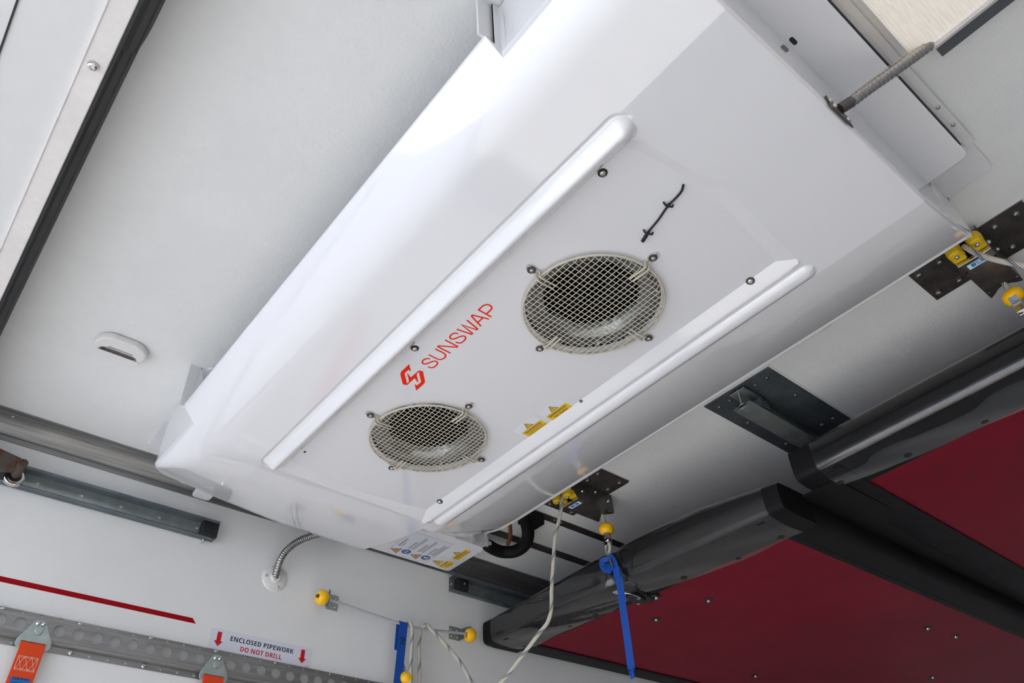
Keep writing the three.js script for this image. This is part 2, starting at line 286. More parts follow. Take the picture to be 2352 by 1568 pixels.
  // air outlet end plates behind the free lip
  for (const z of [-0.404, -1.4805]) part(unit, 'duct_end_plate', ext(poly([[0.326, CY], [0.327, CY - 0.1155], [0.336, CY - 0.1145], [0.36, CY - 0.126], [0.45, CY - 0.165], [0.47, CY - 0.165], [0.47, CY]]), 0.004, V(0, 0, z - 0.002), X, Y, Z), M.gelDull);
  // inner body above the cover, so that nothing shows through the outlet
  part(unit, 'body', [box(0.52, 1.2, CY - 0.05, CY - 0.001, -1.55, -0.2), box(0.5, 0.52, CY - 0.18, CY - 0.001, -1.55, -0.2)], M.galvDark);
}
const FANS = [[0.777, -0.65], [0.7785, -1.172]];
{ // fan panel, a flat sheet with two openings
  const s = new THREE.Shape(), e = [];
  for (let i = 0; i <= 30; i++) { const x = lerp(0.5735, 0.9605, i / 30); e.push([x, table(zIn, x) + 0.003]); }
  for (let i = 30; i >= 0; i--) { const x = lerp(0.5735, 0.9605, i / 30); e.push([x, table(zInB, x) - 0.003]); }
  e.forEach(([x, z], i) => (i ? s.lineTo(x, z) : s.moveTo(x, z))); s.closePath();
  for (const [x, z] of FANS) s.holes.push(circlePath(x, z, 0.1235));
  part(unit, 'fan_panel', ext(s, 0.004, V(0, CY - U.panel, 0), X, Z, Y, 0, 64), M.gel);
}
for (const [fx, fz] of FANS) {
  const yP = CY - U.panel;
  const ring = [[0.1275, 0.004], [0.1275, 0.0075], [0.112, 0.0075]];
  for (let i = 0; i <= 14; i++) { const a = i / 14 * Math.PI / 2; ring.push([0.112 - 0.0305 * Math.sin(a), 0.0075 + 0.027 * (1 - Math.cos(a))]); }
  ring.push([0.0812, 0.037], [0.0835, 0.038]);
  const inlet = part(unit, 'inlet_ring', aim(toCreasedNormals(lathe(ring, 72), 0.5), V(fx, yP, fz), Y), M.inlet);
  for (let k = 0; k < 4; k++) { const a = Math.PI / 4 + k * Math.PI / 2 + 0.08; part(inlet, 'ring_screw', aim(HEADS, V(fx + 0.117 * Math.cos(a), yP + 0.0075, fz + 0.117 * Math.sin(a)), NY), M.stainless); }
  part(inlet, 'rating_label', ext(rrect(-0.028, -0.006, 0.028, 0.006, 0.001), 0.0004, V(fx - 0.081, yP + 0.0071, fz + 0.083), V(0.7071, 0, 0.7071), V(-0.7071, 0, 0.7071), Y), M.aluPale);
  part(unit, 'fan_housing', aim(toCreasedNormals(lathe([[0.0836, 0.037], [0.15, 0.04], [0.15, 0.186], [0.0001, 0.186]], 40), 0.5), V(fx, yP, fz), Y), M.black);
  const blades = [];
  for (let k = 0; k < 7; k++) { const pts = []; for (let i = 0; i <= 6; i++) { const t = i / 6, r = lerp(0.05, 0.082, t), a = k / 7 * Math.PI * 2 - t * 0.9; pts.push([fx + r * Math.cos(a), yP + 0.1, fz + r * Math.sin(a)]); } const c = new THREE.CatmullRomCurve3(pts.map((p) => V(...p))); for (let i = 0; i < 6; i++) { const a = c.getPoint(i / 6), b = c.getPoint((i + 1) / 6), d = b.clone().sub(a); const g = new THREE.BoxGeometry(d.length(), 0.06, 0.002); g.rotateY(-Math.atan2(d.z, d.x)); g.translate((a.x + b.x) / 2, yP + 0.11, (a.z + b.z) / 2); blades.push(g); } }
  blades.push(aim(toCreasedNormals(lathe([[0.0001, 0.088], [0.018, 0.088], [0.024, 0.092], [0.05, 0.098], [0.06, 0.118], [0.082, 0.142], [0.0001, 0.142]], 36), 0.5), V(fx, yP, fz), Y));
  part(unit, 'fan_wheel', blades, std({ color: lin(0.006, 0.006, 0.007), roughness: 0.35 }));
  // wire guard: ring, grid of wires and four bent clips
  const yR = yP - 0.0085, R = 0.1275;
  const guard = part(unit, 'fan_guard', new THREE.TorusGeometry(R, 0.0024, 8, 96).rotateX(Math.PI / 2).translate(fx, yR, fz), M.wire, 'beige wire guard ring');
  const wires = [], pitch = 0.0099, yW = yR - 0.0036;
  for (let k = -13; k <= 12; k++) {
    const o = (k + 0.3) * pitch, h = Math.sqrt(Math.max(0, (R + 0.001) ** 2 - o * o)); if (h < 0.012) continue;
    const bow = (q) => yW - 0.004 * (1 - ((o * o + q * q) / (R * R)));
    const line = (f, dy) => { const pts = []; pts.push(f(-h - 0.0005, yR + 0.0005)); for (let i = 0; i <= 12; i++) { const q = lerp(-h + 0.004, h - 0.004, i / 12); pts.push(f(q, bow(q) + dy)); } pts.push(f(h + 0.0005, yR + 0.0005)); wires.push(new THREE.TubeGeometry(new THREE.CatmullRomCurve3(pts.map((p) => V(...p)), false, 'centripetal'), 16, 0.00082, 6)); };
    line((q, y) => [fx + q, y, fz + o], 0.0008); line((q, y) => [fx + o, y, fz + q], -0.0008);
  }
  const mesh = part(guard, 'wire_mesh', wires, M.wire); mesh.userData.kind = 'stuff';
  for (let k = 0; k < 4; k++) {
    const a = k * Math.PI / 2, c = Math.cos(a), s = Math.sin(a), at = (r, t, y) => [fx + c * r - s * t, y, fz + s * r + c * t], w = 0.0043, pts = [];
    pts.push(at(0.094, -w, yW - 0.0028), at(0.131, -w, yW - 0.0026), at(0.1325, -w, yP - 0.004), at(0.137, -w * 0.95, yP - 0.0024), at(0.149, -w * 0.95, yP - 0.0022));
    for (let i = 0; i <= 6; i++) { const b = -Math.PI / 2 + i / 6 * Math.PI; pts.push(at(0.152 + 0.005 * Math.cos(b), w * 0.95 * Math.sin(b), yP - 0.0022)); }
    pts.push(at(0.149, w * 0.95, yP - 0.0022), at(0.137, w * 0.95, yP - 0.0024), at(0.1325, w, yP - 0.004), at(0.131, w, yW - 0.0026), at(0.094, w, yW - 0.0028));
    part(guard, 'clip', tube(pts, 0.0017, 90, 8), M.wire);
    const sc = at(0.1468, 0, yP - 0.0035);
    part(guard, 'clip_washer', aim(WASH, V(...sc), NY), M.darkSteel); part(guard, 'clip_screw', aim(HEADS, V(sc[0], sc[1] - 0.0022, sc[2]), NY), M.stainless);
  }
}
for (const [x, z] of [[0.5872, -0.432], [0.5875, -0.942]]) screw(unit, [x, CY - U.panel, z], NY, WASH, M.stainless, HEAD, M.rubber);
for (const [x, z] of [[0.959, -0.4365], [0.959, -1.383]]) screw(unit, [x, CY - U.panel - 0.0015, z], V(-0.25, -1, 0), WASH, M.stainless, HEAD, M.darkSteel);
screw(unit, [0.9605, CY - U.panel, -0.875], NY, null, M.darkSteel, HEADS);
part(unit, 'screw_hole', aim(new THREE.CylinderGeometry(0.003, 0.003, 0.0012, 14), V(0.5895, CY - U.panel - 0.0003, -1.380), Y), M.black);
part(unit, 'drip_slot', ext(rrect(-0.0035, -0.008, 0.0035, 0.008, 0.0034), 0.002, V(0.7265, CY - 0.0612, -0.139), Z, X, Y), M.black);
// company name and emblem, cut vinyl on the panel; u runs along +z, v along -x
const uv3 = (u, v, y) => [0.652 - v / 1000, y, -0.97 + u / 1000];
function strokes(lines, w, y, t) {
  const out = [];
  for (const l of lines) {
    const p = l.map(([u, v]) => V2(u, v)), a = [], b = [];
    for (let i = 0; i < p.length; i++) {
      const d0 = p[i].clone().sub(p[Math.max(0, i - 1)]), d1 = p[Math.min(p.length - 1, i + 1)].clone().sub(p[i]); if (!i) d0.copy(d1); if (i === p.length - 1) d1.copy(d0);
      d0.normalize(); d1.normalize(); const n0 = V2(-d0.y, d0.x), m = V2(-d0.y - d1.y, d0.x + d1.x).normalize(), k = w / 2 / Math.max(0.45, m.dot(n0)); a.push(p[i].clone().addScaledVector(m, k)); b.push(p[i].clone().addScaledVector(m, -k));
    }
    for (let i = 0; i + 1 < p.length; i++) { const q = [a[i], a[i + 1], b[i + 1], b[i]].map((v) => uv3(v.x, v.y, y)); const g = new THREE.BufferGeometry(); const T = (y2) => q.map(([x, , z]) => [x, y2, z]); const lo = T(y - t), hi = T(y); g.setAttribute('position', new THREE.Float32BufferAttribute([...lo, ...hi].flat(), 3)); g.setIndex([0, 1, 2, 0, 2, 3, 4, 6, 5, 4, 7, 6, 0, 4, 1, 1, 4, 5, 1, 5, 2, 2, 5, 6, 2, 6, 3, 3, 6, 7, 3, 7, 0, 0, 7, 4]); const f = g.toNonIndexed(); f.computeVertexNormals(); out.push(f); }
  }
  return merge(out);
}
const curve = (pts, n) => new THREE.SplineCurve(pts.map(([a, b]) => V2(a, b))).getPoints(n).map((p) => [p.x, p.y]);
{
  const y = CY - U.panel - 0.0001, S = [[18.6, 22.8], [16.6, 28.4], [9, 31.3], [2, 29.8], [-1, 24.6], [3, 19.8], [12, 16.2], [18.7, 12], [19.7, 7.2], [15, 3], [6, 2.2], [-1, 4.8], [-3.2, 12.4]];
  const letters = { s: [curve(S, 40)], u: [[[27.7, 32.4], [27.2, 14], ...curve([[27.2, 12], [29.8, 5.4], [38, 2.6], [46, 5.4], [48.7, 12]], 14), [49.2, 32]]], n: [[[56.3, 1.4], [57.4, 31.9], [60.4, 31.9], [77.6, 2.2], [80.4, 2.2], [81.1, 32]]], s2: [curve(S, 40).map(([u, v]) => [u + 91.5, v])], w: [[[118.4, 32.2], [123.8, 1.9], [126.9, 1.9], [133.7, 31.8], [139.4, 1.9], [142.6, 1.9], [149.6, 32]]], a: [[[151.9, 1.4], [163.3, 31.9], [166.6, 31.9], [176.1, 1.4]], [[157.0, 12.3], [171.4, 12.3]]], p: [[[183.3, 1.4], [184.1, 31.6], [197, 31.6], ...curve([[198, 31.5], [204, 28], [205.6, 22.2], [203, 16], [198, 13.8]], 12), [185, 13.7]]] };
  for (const k of Object.keys(letters)) part(unit, 'letter', strokes(letters[k], 3.15, y, 0.0003), M.brand);
  const L = [[-18.3, 46.5], [-46.3, 46.5], [-54.2, 43.5], [-60.4, 38.1], [-78.6, 21.3], [-75.8, 13.6], [-48.7, 13.4], [-49.4, 11.2], [-55.6, 1.6], [-54.3, 0.5], [-36.6, 16.5], [-32.8, 18.2], [-24.6, 17.1], [-29.8, 15.5], [-49.2, -2.5], [-53, -3.7], [-65.6, -3.4], [-63.5, 1.4], [-66.1, 1.1], [-79.7, -11.8], [-50.1, -11.5], [-45, -9.4], [-20.4, 12.7], [-23.1, 20.6], [-50.2, 21.1], [-49.9, 22.6], [-43.5, 33.4], [-45, 33.5], [-62.1, 17.6], [-65.8, 16.2], [-73.9, 16.8], [-69.5, 18], [-48.5, 37], [-45.6, 38.1], [-32.6, 37.8], [-35.4, 32.9], [-32.7, 33]];
  part(unit, 'emblem', ext(poly(L.map(([u, v]) => [u / 1000, v / 1000])), 0.0003, V(0.652, y - 0.0003, -0.97), Z, NX, Y), M.brand);
}
// printed stickers; text baseline along +z, upright towards -x
function sticker(parent, name, x0, x1, z0, z1, y, tex, label, round = 0.0015) {
  const w = z1 - z0, h = x1 - x0, g = ext(rrect(0, 0, w, h, round), 0.0003, V(x1, y - 0.0003, z0), Z, NX, Y);
  const p = g.attributes.position, uv = g.attributes.uv; for (let i = 0; i < p.count; i++) uv.setXY(i, (p.getZ(i) - z0) / w, (x1 - p.getX(i)) / h);
  return part(parent, name, g, phy({ map: tex, roughness: 0.35, clearcoat: 0.5, clearcoatRoughness: 0.1 }), label);
}
const tri = (x, cx, cy, s, fill, lw) => { x.beginPath(); x.moveTo(cx, cy - s * 0.58); x.lineTo(cx + s * 0.62, cy + s * 0.48); x.lineTo(cx - s * 0.62, cy + s * 0.48); x.closePath(); x.fillStyle = fill; x.fill(); x.lineWidth = lw; x.lineJoin = 'round'; x.strokeStyle = '#191510'; x.stroke(); };
const fit = (x, s, cx, cy, w, px, font = 'bold') => { x.font = `${font} ${px}px sans-serif`; const k = w / x.measureText(s).width; x.save(); x.translate(cx, cy); x.scale(k, 1); x.textAlign = 'center'; x.textBaseline = 'alphabetic'; x.fillText(s, 0, 0); x.restore(); };
const warnTex = (lines) => canvasTex(512, 348, (x, w, h) => {
  x.fillStyle = '#e2e2ec'; x.fillRect(0, 0, w, h); x.fillStyle = '#e6bd04'; x.fillRect(20, 158, w - 40, h - 174);
  tri(x, 256, 88, 118, '#e6bd04', 11); x.fillStyle = '#191510'; x.fillRect(250, 60, 12, 44); x.fillRect(250, 114, 12, 12);
  fit(x, 'WARNING:', 256, 238, 400, 74);
  lines.forEach((s, i) => fit(x, s, 256, lines.length > 1 ? 276 + i * 36 : 304, lines.length > 1 ? [352, 400][i] : 310, lines.length > 1 ? 34 : 66));
});
const yPan = CY - U.panel - 0.0001, yFlap = CY - 0.0532;
sticker(unit, 'warning_sticker', 0.9168, 0.9625, -0.9655, -0.8968, yPan, warnTex(['Fan blades']), 'yellow and white sticker warning of fan blades');
sticker(unit, 'warning_sticker', 0.9148, 0.9595, -1.0432, -0.9745, yPan, warnTex(['Heating Elements may be', 'at hazardous temperatures']), 'yellow and white sticker warning of hot heating elements');
// the label flap against the side wall, and its stickers
part(unit, 'end_flap', ext(rrect(-1.938, 1.0, -1.7, 1.385, 0.016), 0.006, V(0, CY - 0.053, 0), Z, X, Y, 0.0015), M.gel);
part(unit, 'end_flap_side', box(1.0, 1.381, CY - 0.05, CY - 0.02, -1.936, -1.93), M.gelDull);
sticker(unit, 'safety_label', 1.137, 1.284, -1.9235, -1.7725, yFlap, canvasTex(512, 498, (x, w, h) => {
  x.fillStyle = '#d9dce6'; x.fillRect(0, 0, w, h); x.strokeStyle = '#9a9ca6'; x.lineWidth = 3; x.strokeRect(1, 1, w - 2, h - 2);
  ['WARNING:', 'CAUTION:', 'WARNING:', 'CAUTION:'].forEach((s, i) => {
    const y = 62 + i * 124, cx = i % 2 ? 96 : 70;
    if (i % 2) { x.fillStyle = '#1c4a86'; x.beginPath(); x.arc(cx, y, 52, 0, 7); x.fill(); x.strokeStyle = '#dfe6f2'; x.lineWidth = 11; x.beginPath(); if (i === 1) { x.moveTo(cx - 26, y + 16); x.lineTo(cx - 6, y - 20); x.moveTo(cx + 6, y + 22); x.lineTo(cx + 24, y - 16); } else { x.arc(cx, y - 8, 12, 0, 7); x.moveTo(cx - 30, y + 22); x.lineTo(cx + 28, y + 24); } x.stroke(); }
    else { tri(x, cx, y + 4, 92, '#d8963a', 8); x.strokeStyle = '#3b2a14'; x.lineWidth = 6; x.beginPath(); if (i) { x.moveTo(cx - 14, y + 30); x.lineTo(cx - 6, y); x.lineTo(cx + 4, y + 24); x.lineTo(cx + 14, y + 2); } else { x.arc(cx, y + 14, 13, 0, 7); } x.stroke(); }
    x.fillStyle = '#1d2027'; x.font = 'bold 36px sans-serif'; x.textAlign = 'left'; x.fillText(s, 168, y - 8);
    for (let k = 0; k < [1, 2, 2, 3][i]; k++) x.fillRect(170, y + 8 + k * 21, [100, 300, 292, 270][i] + (k % 2 ? -22 : 0), 7);
  });
}), 'large white safety label with orange triangles and blue discs');
sticker(unit, 'danger_sticker', 1.2940, 1.3675, -1.9265, -1.872, yFlap, canvasTex(384, 512, (x, w, h) => {
  x.fillStyle = '#dcdce4'; x.fillRect(0, 0, w, h); tri(x, w / 2, 130, 200, '#e6bd04', 13); x.strokeStyle = '#191510'; x.lineWidth = 15; x.beginPath(); x.moveTo(212, 62); x.lineTo(176, 136); x.lineTo(208, 136); x.lineTo(180, 208); x.stroke();
  x.fillStyle = '#e6bd04'; x.fillRect(14, 262, w - 28, h - 280); x.fillStyle = '#191510'; fit(x, 'Danger', w / 2, 344, 290, 92); fit(x, 'Electric', w / 2, 404, 160, 48); fit(x, 'shock risk', w / 2, 462, 220, 52);
}), 'yellow danger sticker with a lightning bolt');
sticker(unit, 'warning_sticker', 1.313, 1.3625, -1.856, -1.775, yFlap, warnTex(['This unit may', 'start automatically']), 'yellow and white warning sticker beside the safety label');
// far end: coil box, mounting flange, drip ledge
part(unit, 'coil_box', ext(rrect(0.38, -0.2, 1.152, -0.0705, 0.012), 0.055, V(0, CY - 0.0605, 0), X, Z, Y, 0.003), M.gel);
part(unit, 'coil_box_lip', [box(0.37, 1.14, CY - 0.034, CY - 0.012, -0.069, -0.0655), box(0.37, 1.18, CY - 0.0115, CY - 0.0085, -0.069, -0.052, 0.001)], M.gelDull);
part(unit, 'dark_slot', box(0.37, 1.12, CY - 0.058, CY - 0.036, -0.0712, -0.0688), M.black);
for (const [x, y, z] of [[1.06, CY - 0.0115, -0.060], [1.115, CY - 0.0115, -0.0605]]) screw(unit, [x, y, z], NY, null, M.stainless, HEADS);
part(unit, 'mounting_flange', [ext(rrect(-0.157, 0.3, -0.058, 1.272, 0.014), 0.006, V(0, CY - 0.0065, 0), Z, X, Y, 0.001), ext(rrect(-1.86, 0.362, -1.46, 0.42, 0.012), 0.006, V(0, CY - 0.0065, 0), Z, X, Y, 0.001)], M.gel);
part(unit, 'mounting_tab', [ext(rrect(0.525, -1.9355, 0.575, -1.8, 0.012), 0.012, V(0, CY - 0.062, 0), X, Z, Y, 0.003), ext(rrect(1.24, -1.5, 1.288, -0.4435, 0.014), 0.008, V(0, CY - 0.106, 0), X, Z, Y, 0.003)], M.gel);
part(unit, 'corner_gusset', new ConvexGeometry([V(1.16, CY - 0.15, -0.1475), V(1.274, CY - 0.116, -0.149), V(1.165, CY - 0.001, -0.143), V(1.283, CY - 0.001, -0.156), V(1.165, CY - 0.001, -0.16), V(1.274, CY - 0.001, -0.17), V(1.16, CY - 0.15, -0.155), V(1.27, CY - 0.116, -0.158)]), M.gelDull);
// probe cable clipped to the panel
{
  const y = yPan - 0.0024, pts = [[0.7028, y, -0.3705], [0.7085, y - 0.001, -0.379], [0.7128, y, -0.396], [0.714, y, -0.4105], [0.7232, y, -0.441], [0.7301, y, -0.4715], [0.7362, y, -0.488]];
  const c = part(unit, 'probe_cable', [tube(pts, 0.0019, 60, 10), rod([0.7322, y, -0.4765], [0.7368, y, -0.4895], 0.0031)], M.rubber, 'black probe cable held by two cable ties');
  for (const [ax, az] of [[0.7132, -0.4105], [0.73, -0.4697]]) part(c, 'cable_tie', [tube([[ax - 0.0085, yPan + 0.001, az - 0.003], [ax - 0.005, y - 0.004, az - 0.002], [ax, y - 0.0035, az], [ax + 0.005, y - 0.004, az + 0.002], [ax + 0.0085, yPan + 0.001, az + 0.003]], 0.0017, 24, 6), box(ax - 0.004, ax + 0.001, y - 0.006, y - 0.001, az - 0.0035, az + 0.0025, 0.0008)], M.rubber);
}

// ---------------------------------------------------------------- flexible conduits
function corrugated(pts, r, pitch, amp, rad = 16) {
  const c = new THREE.CatmullRomCurve3(pts.map((p) => V(...p)), false, 'centripetal'), L = c.getLength(), n = Math.ceil(L / pitch * 6), g = new THREE.TubeGeometry(c, n, r, rad, false), p = g.attributes.position, q = V(0, 0, 0), uv = g.attributes.uv;
  for (let i = 0; i <= n; i++) { const o = c.getPointAt(i / n), f = (i % 6) / 6, k = 1 + amp * (f < 0.5 ? Math.sin(f * 2 * Math.PI) : -0.15); for (let j = 0; j <= rad; j++) { const m = i * (rad + 1) + j; q.fromBufferAttribute(p, m).sub(o).multiplyScalar(k).add(o); p.setXYZ(m, q.x, q.y, q.z); } }
  for (let i = 0; i < uv.count; i++) uv.setX(i, uv.getX(i) * L);
  g.computeVertexNormals(); return g;
}
{
  const pts = [[0.8045, 2.434, -0.131], [0.8093, 2.44, -0.1216], [0.827, 2.46, -0.0994], [0.85, 2.485, -0.0743], [0.8725, 2.51, -0.0482], [0.8909, 2.53, -0.0285], [0.9048, 2.545, -0.006]];
  const t = thing('flexible_conduit', 'silver ribbed conduit running from the unit end to the ceiling lamp', 'conduit', [0.85, 2.48, -0.07]);
  part(t, 'hose', corrugated(pts, 0.008, 0.0088, 0.12), M.hose);
  part(t, 'clear_sleeve', corrugated(pts, 0.0108, 0.0105, 0.06, 24), M.clear, 'clear ribbed plastic sleeve');
  part(t, 'ferrule', rod([0.79, 2.42, -0.1445], [0.806, 2.436, -0.128], 0.0085, 20), M.darkSteel);
  const fl = part(t, 'flange', box(0.757, 0.812, 2.394, 2.425, -0.1462, -0.1435, 0.001), M.darkSteel);
  for (const [x, y] of [[0.7635, 2.4165], [0.772, 2.411], [0.806, 2.409]]) part(fl, 'screw', aim(HEADS, V(x, y, -0.1435), Z), M.stainless);
}
{
  const t = thing('flexible_conduit', 'grey ribbed conduit leaving the side wall through a round white flange', 'conduit', [0.804, 2.38, WZ]);
  part(t, 'hose', corrugated([[0.804, 2.378, -1.945], [0.798, 2.397, -1.925], [0.7977, 2.4225, -1.912], [0.8092, 2.4501, -1.905], [0.8343, 2.4794, -1.898], [0.8654, 2.5004, -1.888], [0.892, 2.5125, -1.876], [0.9, 2.516, -1.873]], 0.0094, 0.006, 0.1), M.hose);
  const f = part(t, 'wall_flange', aim(toCreasedNormals(lathe([[0.0001, 0.012], [0.0115, 0.012], [0.0135, 0.01], [0.0145, 0.0045], [0.034, 0.0035], [0.036, 0.002], [0.0365, 0]], 48), 0.7), V(0.804, 2.38, WZ), Z), M.whitePlastic);
  for (const a of [0.06, 2.15, 4.2]) part(f, 'screw', aim(HEADS, V(0.804 + 0.026 * Math.cos(a + 3.05), 2.38 + 0.026 * Math.sin(a + 3.05), WZ + 0.0035), Z), M.stainless);
}

// ---------------------------------------------------------------- lamps
{
  const t = thing('ceiling_lamp', 'long ceiling lamp with a cream ribbed lens and polished end plate', 'lamp', [0.5, CY, 0.04]);
  part(t, 'lens', ext(rrect(0.30, -0.0387, 0.905, 0.15, 0.022), 0.05, V(0, CY - 0.062, 0), X, Z, Y, 0.004), M.lens);
  part(t, 'bevel', ext(poly([[0.9, CY - 0.064], [0.906, CY - 0.065], [0.921, CY - 0.0525], [0.915, CY - 0.045], [0.9, CY - 0.045]]), 0.24, V(0, 0, -0.012), X, Y, Z), M.aluPale);
  const rl = new THREE.RectAreaLight(0xffeed8, 0.1, 0.58, 0.16); rl.position.set(0.6, CY - 0.066, 0.055); rl.lookAt(0.6, 0, 0.055); rl.name = 'ceiling_lamp_light'; scene.add(rl);
  part(t, 'end_plate', ext(poly([[0.916, CY - 0.053], [0.92, CY - 0.053], [0.962, CY - 0.028], [0.962, CY], [0.93, CY]]), 0.24, V(0, 0, -0.0085), X, Y, Z), std({ color: lin(0.008, 0.018, 0.034), metalness: 1, roughness: 0.12 }));
}
{
  const t = thing('interior_light', 'small oval white light on the ceiling near the side wall', 'light', [0.182, CY, -1.507]);
  const s = new THREE.Shape(); s.absarc(0.0185, 0, 0.0365, -Math.PI / 2, Math.PI / 2, false); s.absarc(-0.0185, 0, 0.0365, Math.PI / 2, 1.5 * Math.PI, false);
  const hole = new THREE.Path(); hole.absarc(0.026, -0.0175, 0.0125, Math.PI / 2, -Math.PI / 2, true); hole.absarc(-0.026, -0.0175, 0.0125, 1.5 * Math.PI, Math.PI / 2, true); s.holes.push(hole);
  part(t, 'housing', ext(s, 0.018, V(0.182, CY - 0.018, -1.507), X, Z, Y, 0.0055, 20), M.whitePlastic);
  part(t, 'recess', box(0.142, 0.222, CY - 0.006, CY - 0.003, -1.54, -1.508), std({ color: lin(0.42, 0.38, 0.37), roughness: 0.5 }));
  part(t, 'diode', aim(lathe([[0.0001, 0.005], [0.004, 0.0045], [0.007, 0.001], [0.0072, 0]], 18), V(0.157, CY - 0.006, -1.526), NY), M.clear);
  const lv = []; for (let k = 0; k < 7; k++) lv.push(box(0.156, 0.208, CY - 0.0188 + k * 0.0012, CY - 0.0165 + k * 0.0012, -1.5045 + k * 0.0044, -1.5015 + k * 0.0044));
  part(t, 'louvre_backing', box(0.156, 0.208, CY - 0.0165, CY - 0.009, -1.505, -1.474), M.seal); const b = part(t, 'louvre', lv, M.galv); b.userData.kind = 'stuff';
}

// ---------------------------------------------------------------- channel tracks on the side wall
function channel(label, x0, x1, up, holes) {
  const y0 = 2.417 + up, y1 = 2.4785 + up, t = thing('roller_track', label, 'track', [x0, y0, WZ]), z0 = WZ;
  const back = new THREE.Shape(); back.moveTo(x0, y0 + 0.016); back.lineTo(x1, y0 + 0.016); back.lineTo(x1, y1 - 0.001); back.lineTo(x0, y1 - 0.001); back.closePath();
  for (const x of holes) back.holes.push(circlePath(x, 2.4595 + up, 0.0038));
  part(t, 'back_plate', ext(back, 0.0016, V(0, 0, z0 + 0.0012), X, Y, Z), M.galv);
  const yb = y0 + 0.0156, lip = []; for (let i = 0; i <= 10; i++) { const a = -Math.PI * 0.6 + i / 10 * Math.PI * 1.15; lip.push([z0 + 0.0165 + 0.003 * Math.cos(a), yb + 0.003 + 0.003 * Math.sin(a)]); }
  part(t, 'bottom_flange', profX([[z0 + 0.0012, yb], ...lip, [z0 + 0.014, yb + 0.0025], [z0 + 0.0012, yb + 0.0022]], x0, x1, 0.6), M.galvDark);
  part(t, 'top_flange', profX([[z0 + 0.0012, y1 - 0.0018], [z0 + 0.034, y1 - 0.0018], [z0 + 0.034, y1 - 0.007], [z0 + 0.0358, y1 - 0.007], [z0 + 0.0358, y1], [z0 + 0.0012, y1]], x0, x1), M.galvDark);
  return t;
}
{
  const hx = []; for (let x = -1.78; x < 0.6; x += 0.0975) hx.push(x + 0.0024);
  const t = channel('long galvanised roller track along the side wall, wheel near its left end', -1.85, 0.612, 0, hx);
  for (const x of [-0.31, -0.115, 0.08, 0.2743, 0.567]) screw(t, [x, 2.4602, WZ + 0.0028], Z, null, M.chrome, HEADS);
  part(t, 'end_stop', [box(0.572, 0.604, 2.436, 2.475, WZ + 0.003, WZ + 0.03, 0.002), box(0.602, 0.613, 2.434, 2.477, WZ + 0.002, WZ + 0.031)], M.rubber);
  part(t, 'stop_bolt', [rod([0.586, 2.433, WZ + 0.01], [0.586, 2.4185, WZ + 0.01], 0.0032), aim(new THREE.CylinderGeometry(0.0055, 0.0055, 0.005, 6), V(0.586, 2.4275, WZ + 0.01), Y)], M.chrome);
  const t2 = channel('dark roller track on the side wall beyond the cooling unit', 1.392, 4.2, 0.0525, []);
  part(t2, 'stop_block', box(1.413, 1.452, 2.49, 2.527, WZ + 0.003, WZ + 0.03, 0.002), M.rubber);
  for (const x of [1.402, 1.53, 1.7]) screw(t2, [x, 2.512, WZ + 0.0028], Z, null, M.stainless, HEADS);
  screw(t2, [1.434, 2.51, WZ + 0.03], Z, null, M.stainless, HEADS);
}

// ---------------------------------------------------------------- white partition panel stowed overhead, with its roller
{
  const t = thing('partition_panel', 'white overhead panel with pale metal edge strip and black rubber seal', 'partition', [-0.6, 2.505, -0.78]);
  part(t, 'panel', box(-1.3, -0.088, 2.5075, 2.575, -1.86, 0.3), M.panelWhite);
  part(t, 'panel_joint', box(-0.1845, -0.182, 2.5055, 2.509, -1.86, 0.3), M.seal);
  part(t, 'edge_strip', [box(-0.0895, -0.0565, 2.503, 2.576, -1.87, 0.31, 0.002)], M.aluPale);
  part(t, 'edge_strip_lip', box(-0.0905, -0.0875, 2.5015, 2.5085, -1.87, 0.31, 0.0008), M.aluPale);
  const s = [[-0.0565, 2.505], [-0.0515, 2.5045], [-0.047, 2.509], [-0.039, 2.5095], [-0.036, 2.515], [-0.0345, 2.56], [-0.0345, 2.597], [-0.0565, 2.597]];
  part(t, 'rubber_seal', [profZ(s, -1.885, -0.745, 0.3), profZ(s.map(([x, y]) => [x + (x > -0.05 ? 0.003 : 0), y - 0.001]), -0.7445, 0.33, 0.3)], M.seal);
  for (const z of [-1.5, -0.7923, -0.08]) screw(t, [-0.0743, 2.503, z], NY, washerRing(0.003, 0.0065, 0.001), M.chrome, BOLT, M.chrome);
  const arm = part(t, 'roller_arm', [ext(poly([[-0.12, 2.52], [0.114, 2.4775], [0.118, 2.445], [0.085, 2.4365], [-0.12, 2.455]]), 0.02, V(0, 0, -1.9), X, Y, Z, 0.004), box(-0.13, -0.05, 2.47, 2.55, -1.9, -1.86, 0.004)], M.rust, 'rust-stained steel arm');
  part(arm, 'pivot_tube', [aim(toCreasedNormals(lathe([[0.0065, 0], [0.0065, 0.052], [0.0105, 0.052], [0.0105, 0], [0.0065, 0]], 24), 0.5), V(0.1195, 2.449, -1.911), V(0.01, 0.12, 1)), rod([0.1195, 2.449, -1.915], [0.1205, 2.4555, -1.861], 0.0056)], M.rust);
  part(arm, 'wheel', aim(toCreasedNormals(lathe([[0.006, 0.006], [0.0135, 0.006], [0.0142, 0.0045], [0.0155, 0.0055], [0.0188, 0.0055], [0.0195, 0.0045], [0.0205, 0.006], [0.0218, 0.005], [0.0222, 0.001], [0.0222, -0.006], [0.006, -0.006]], 44), 0.5), V(0.119, 2.447, -1.922), Z), M.stainless);
  part(arm, 'wheel_seal', aim(toCreasedNormals(lathe([[0.006, 0.0064], [0.0138, 0.0064], [0.0138, 0.005]], 40), 0.5), V(0.119, 2.447, -1.922), Z), M.rubber);
}

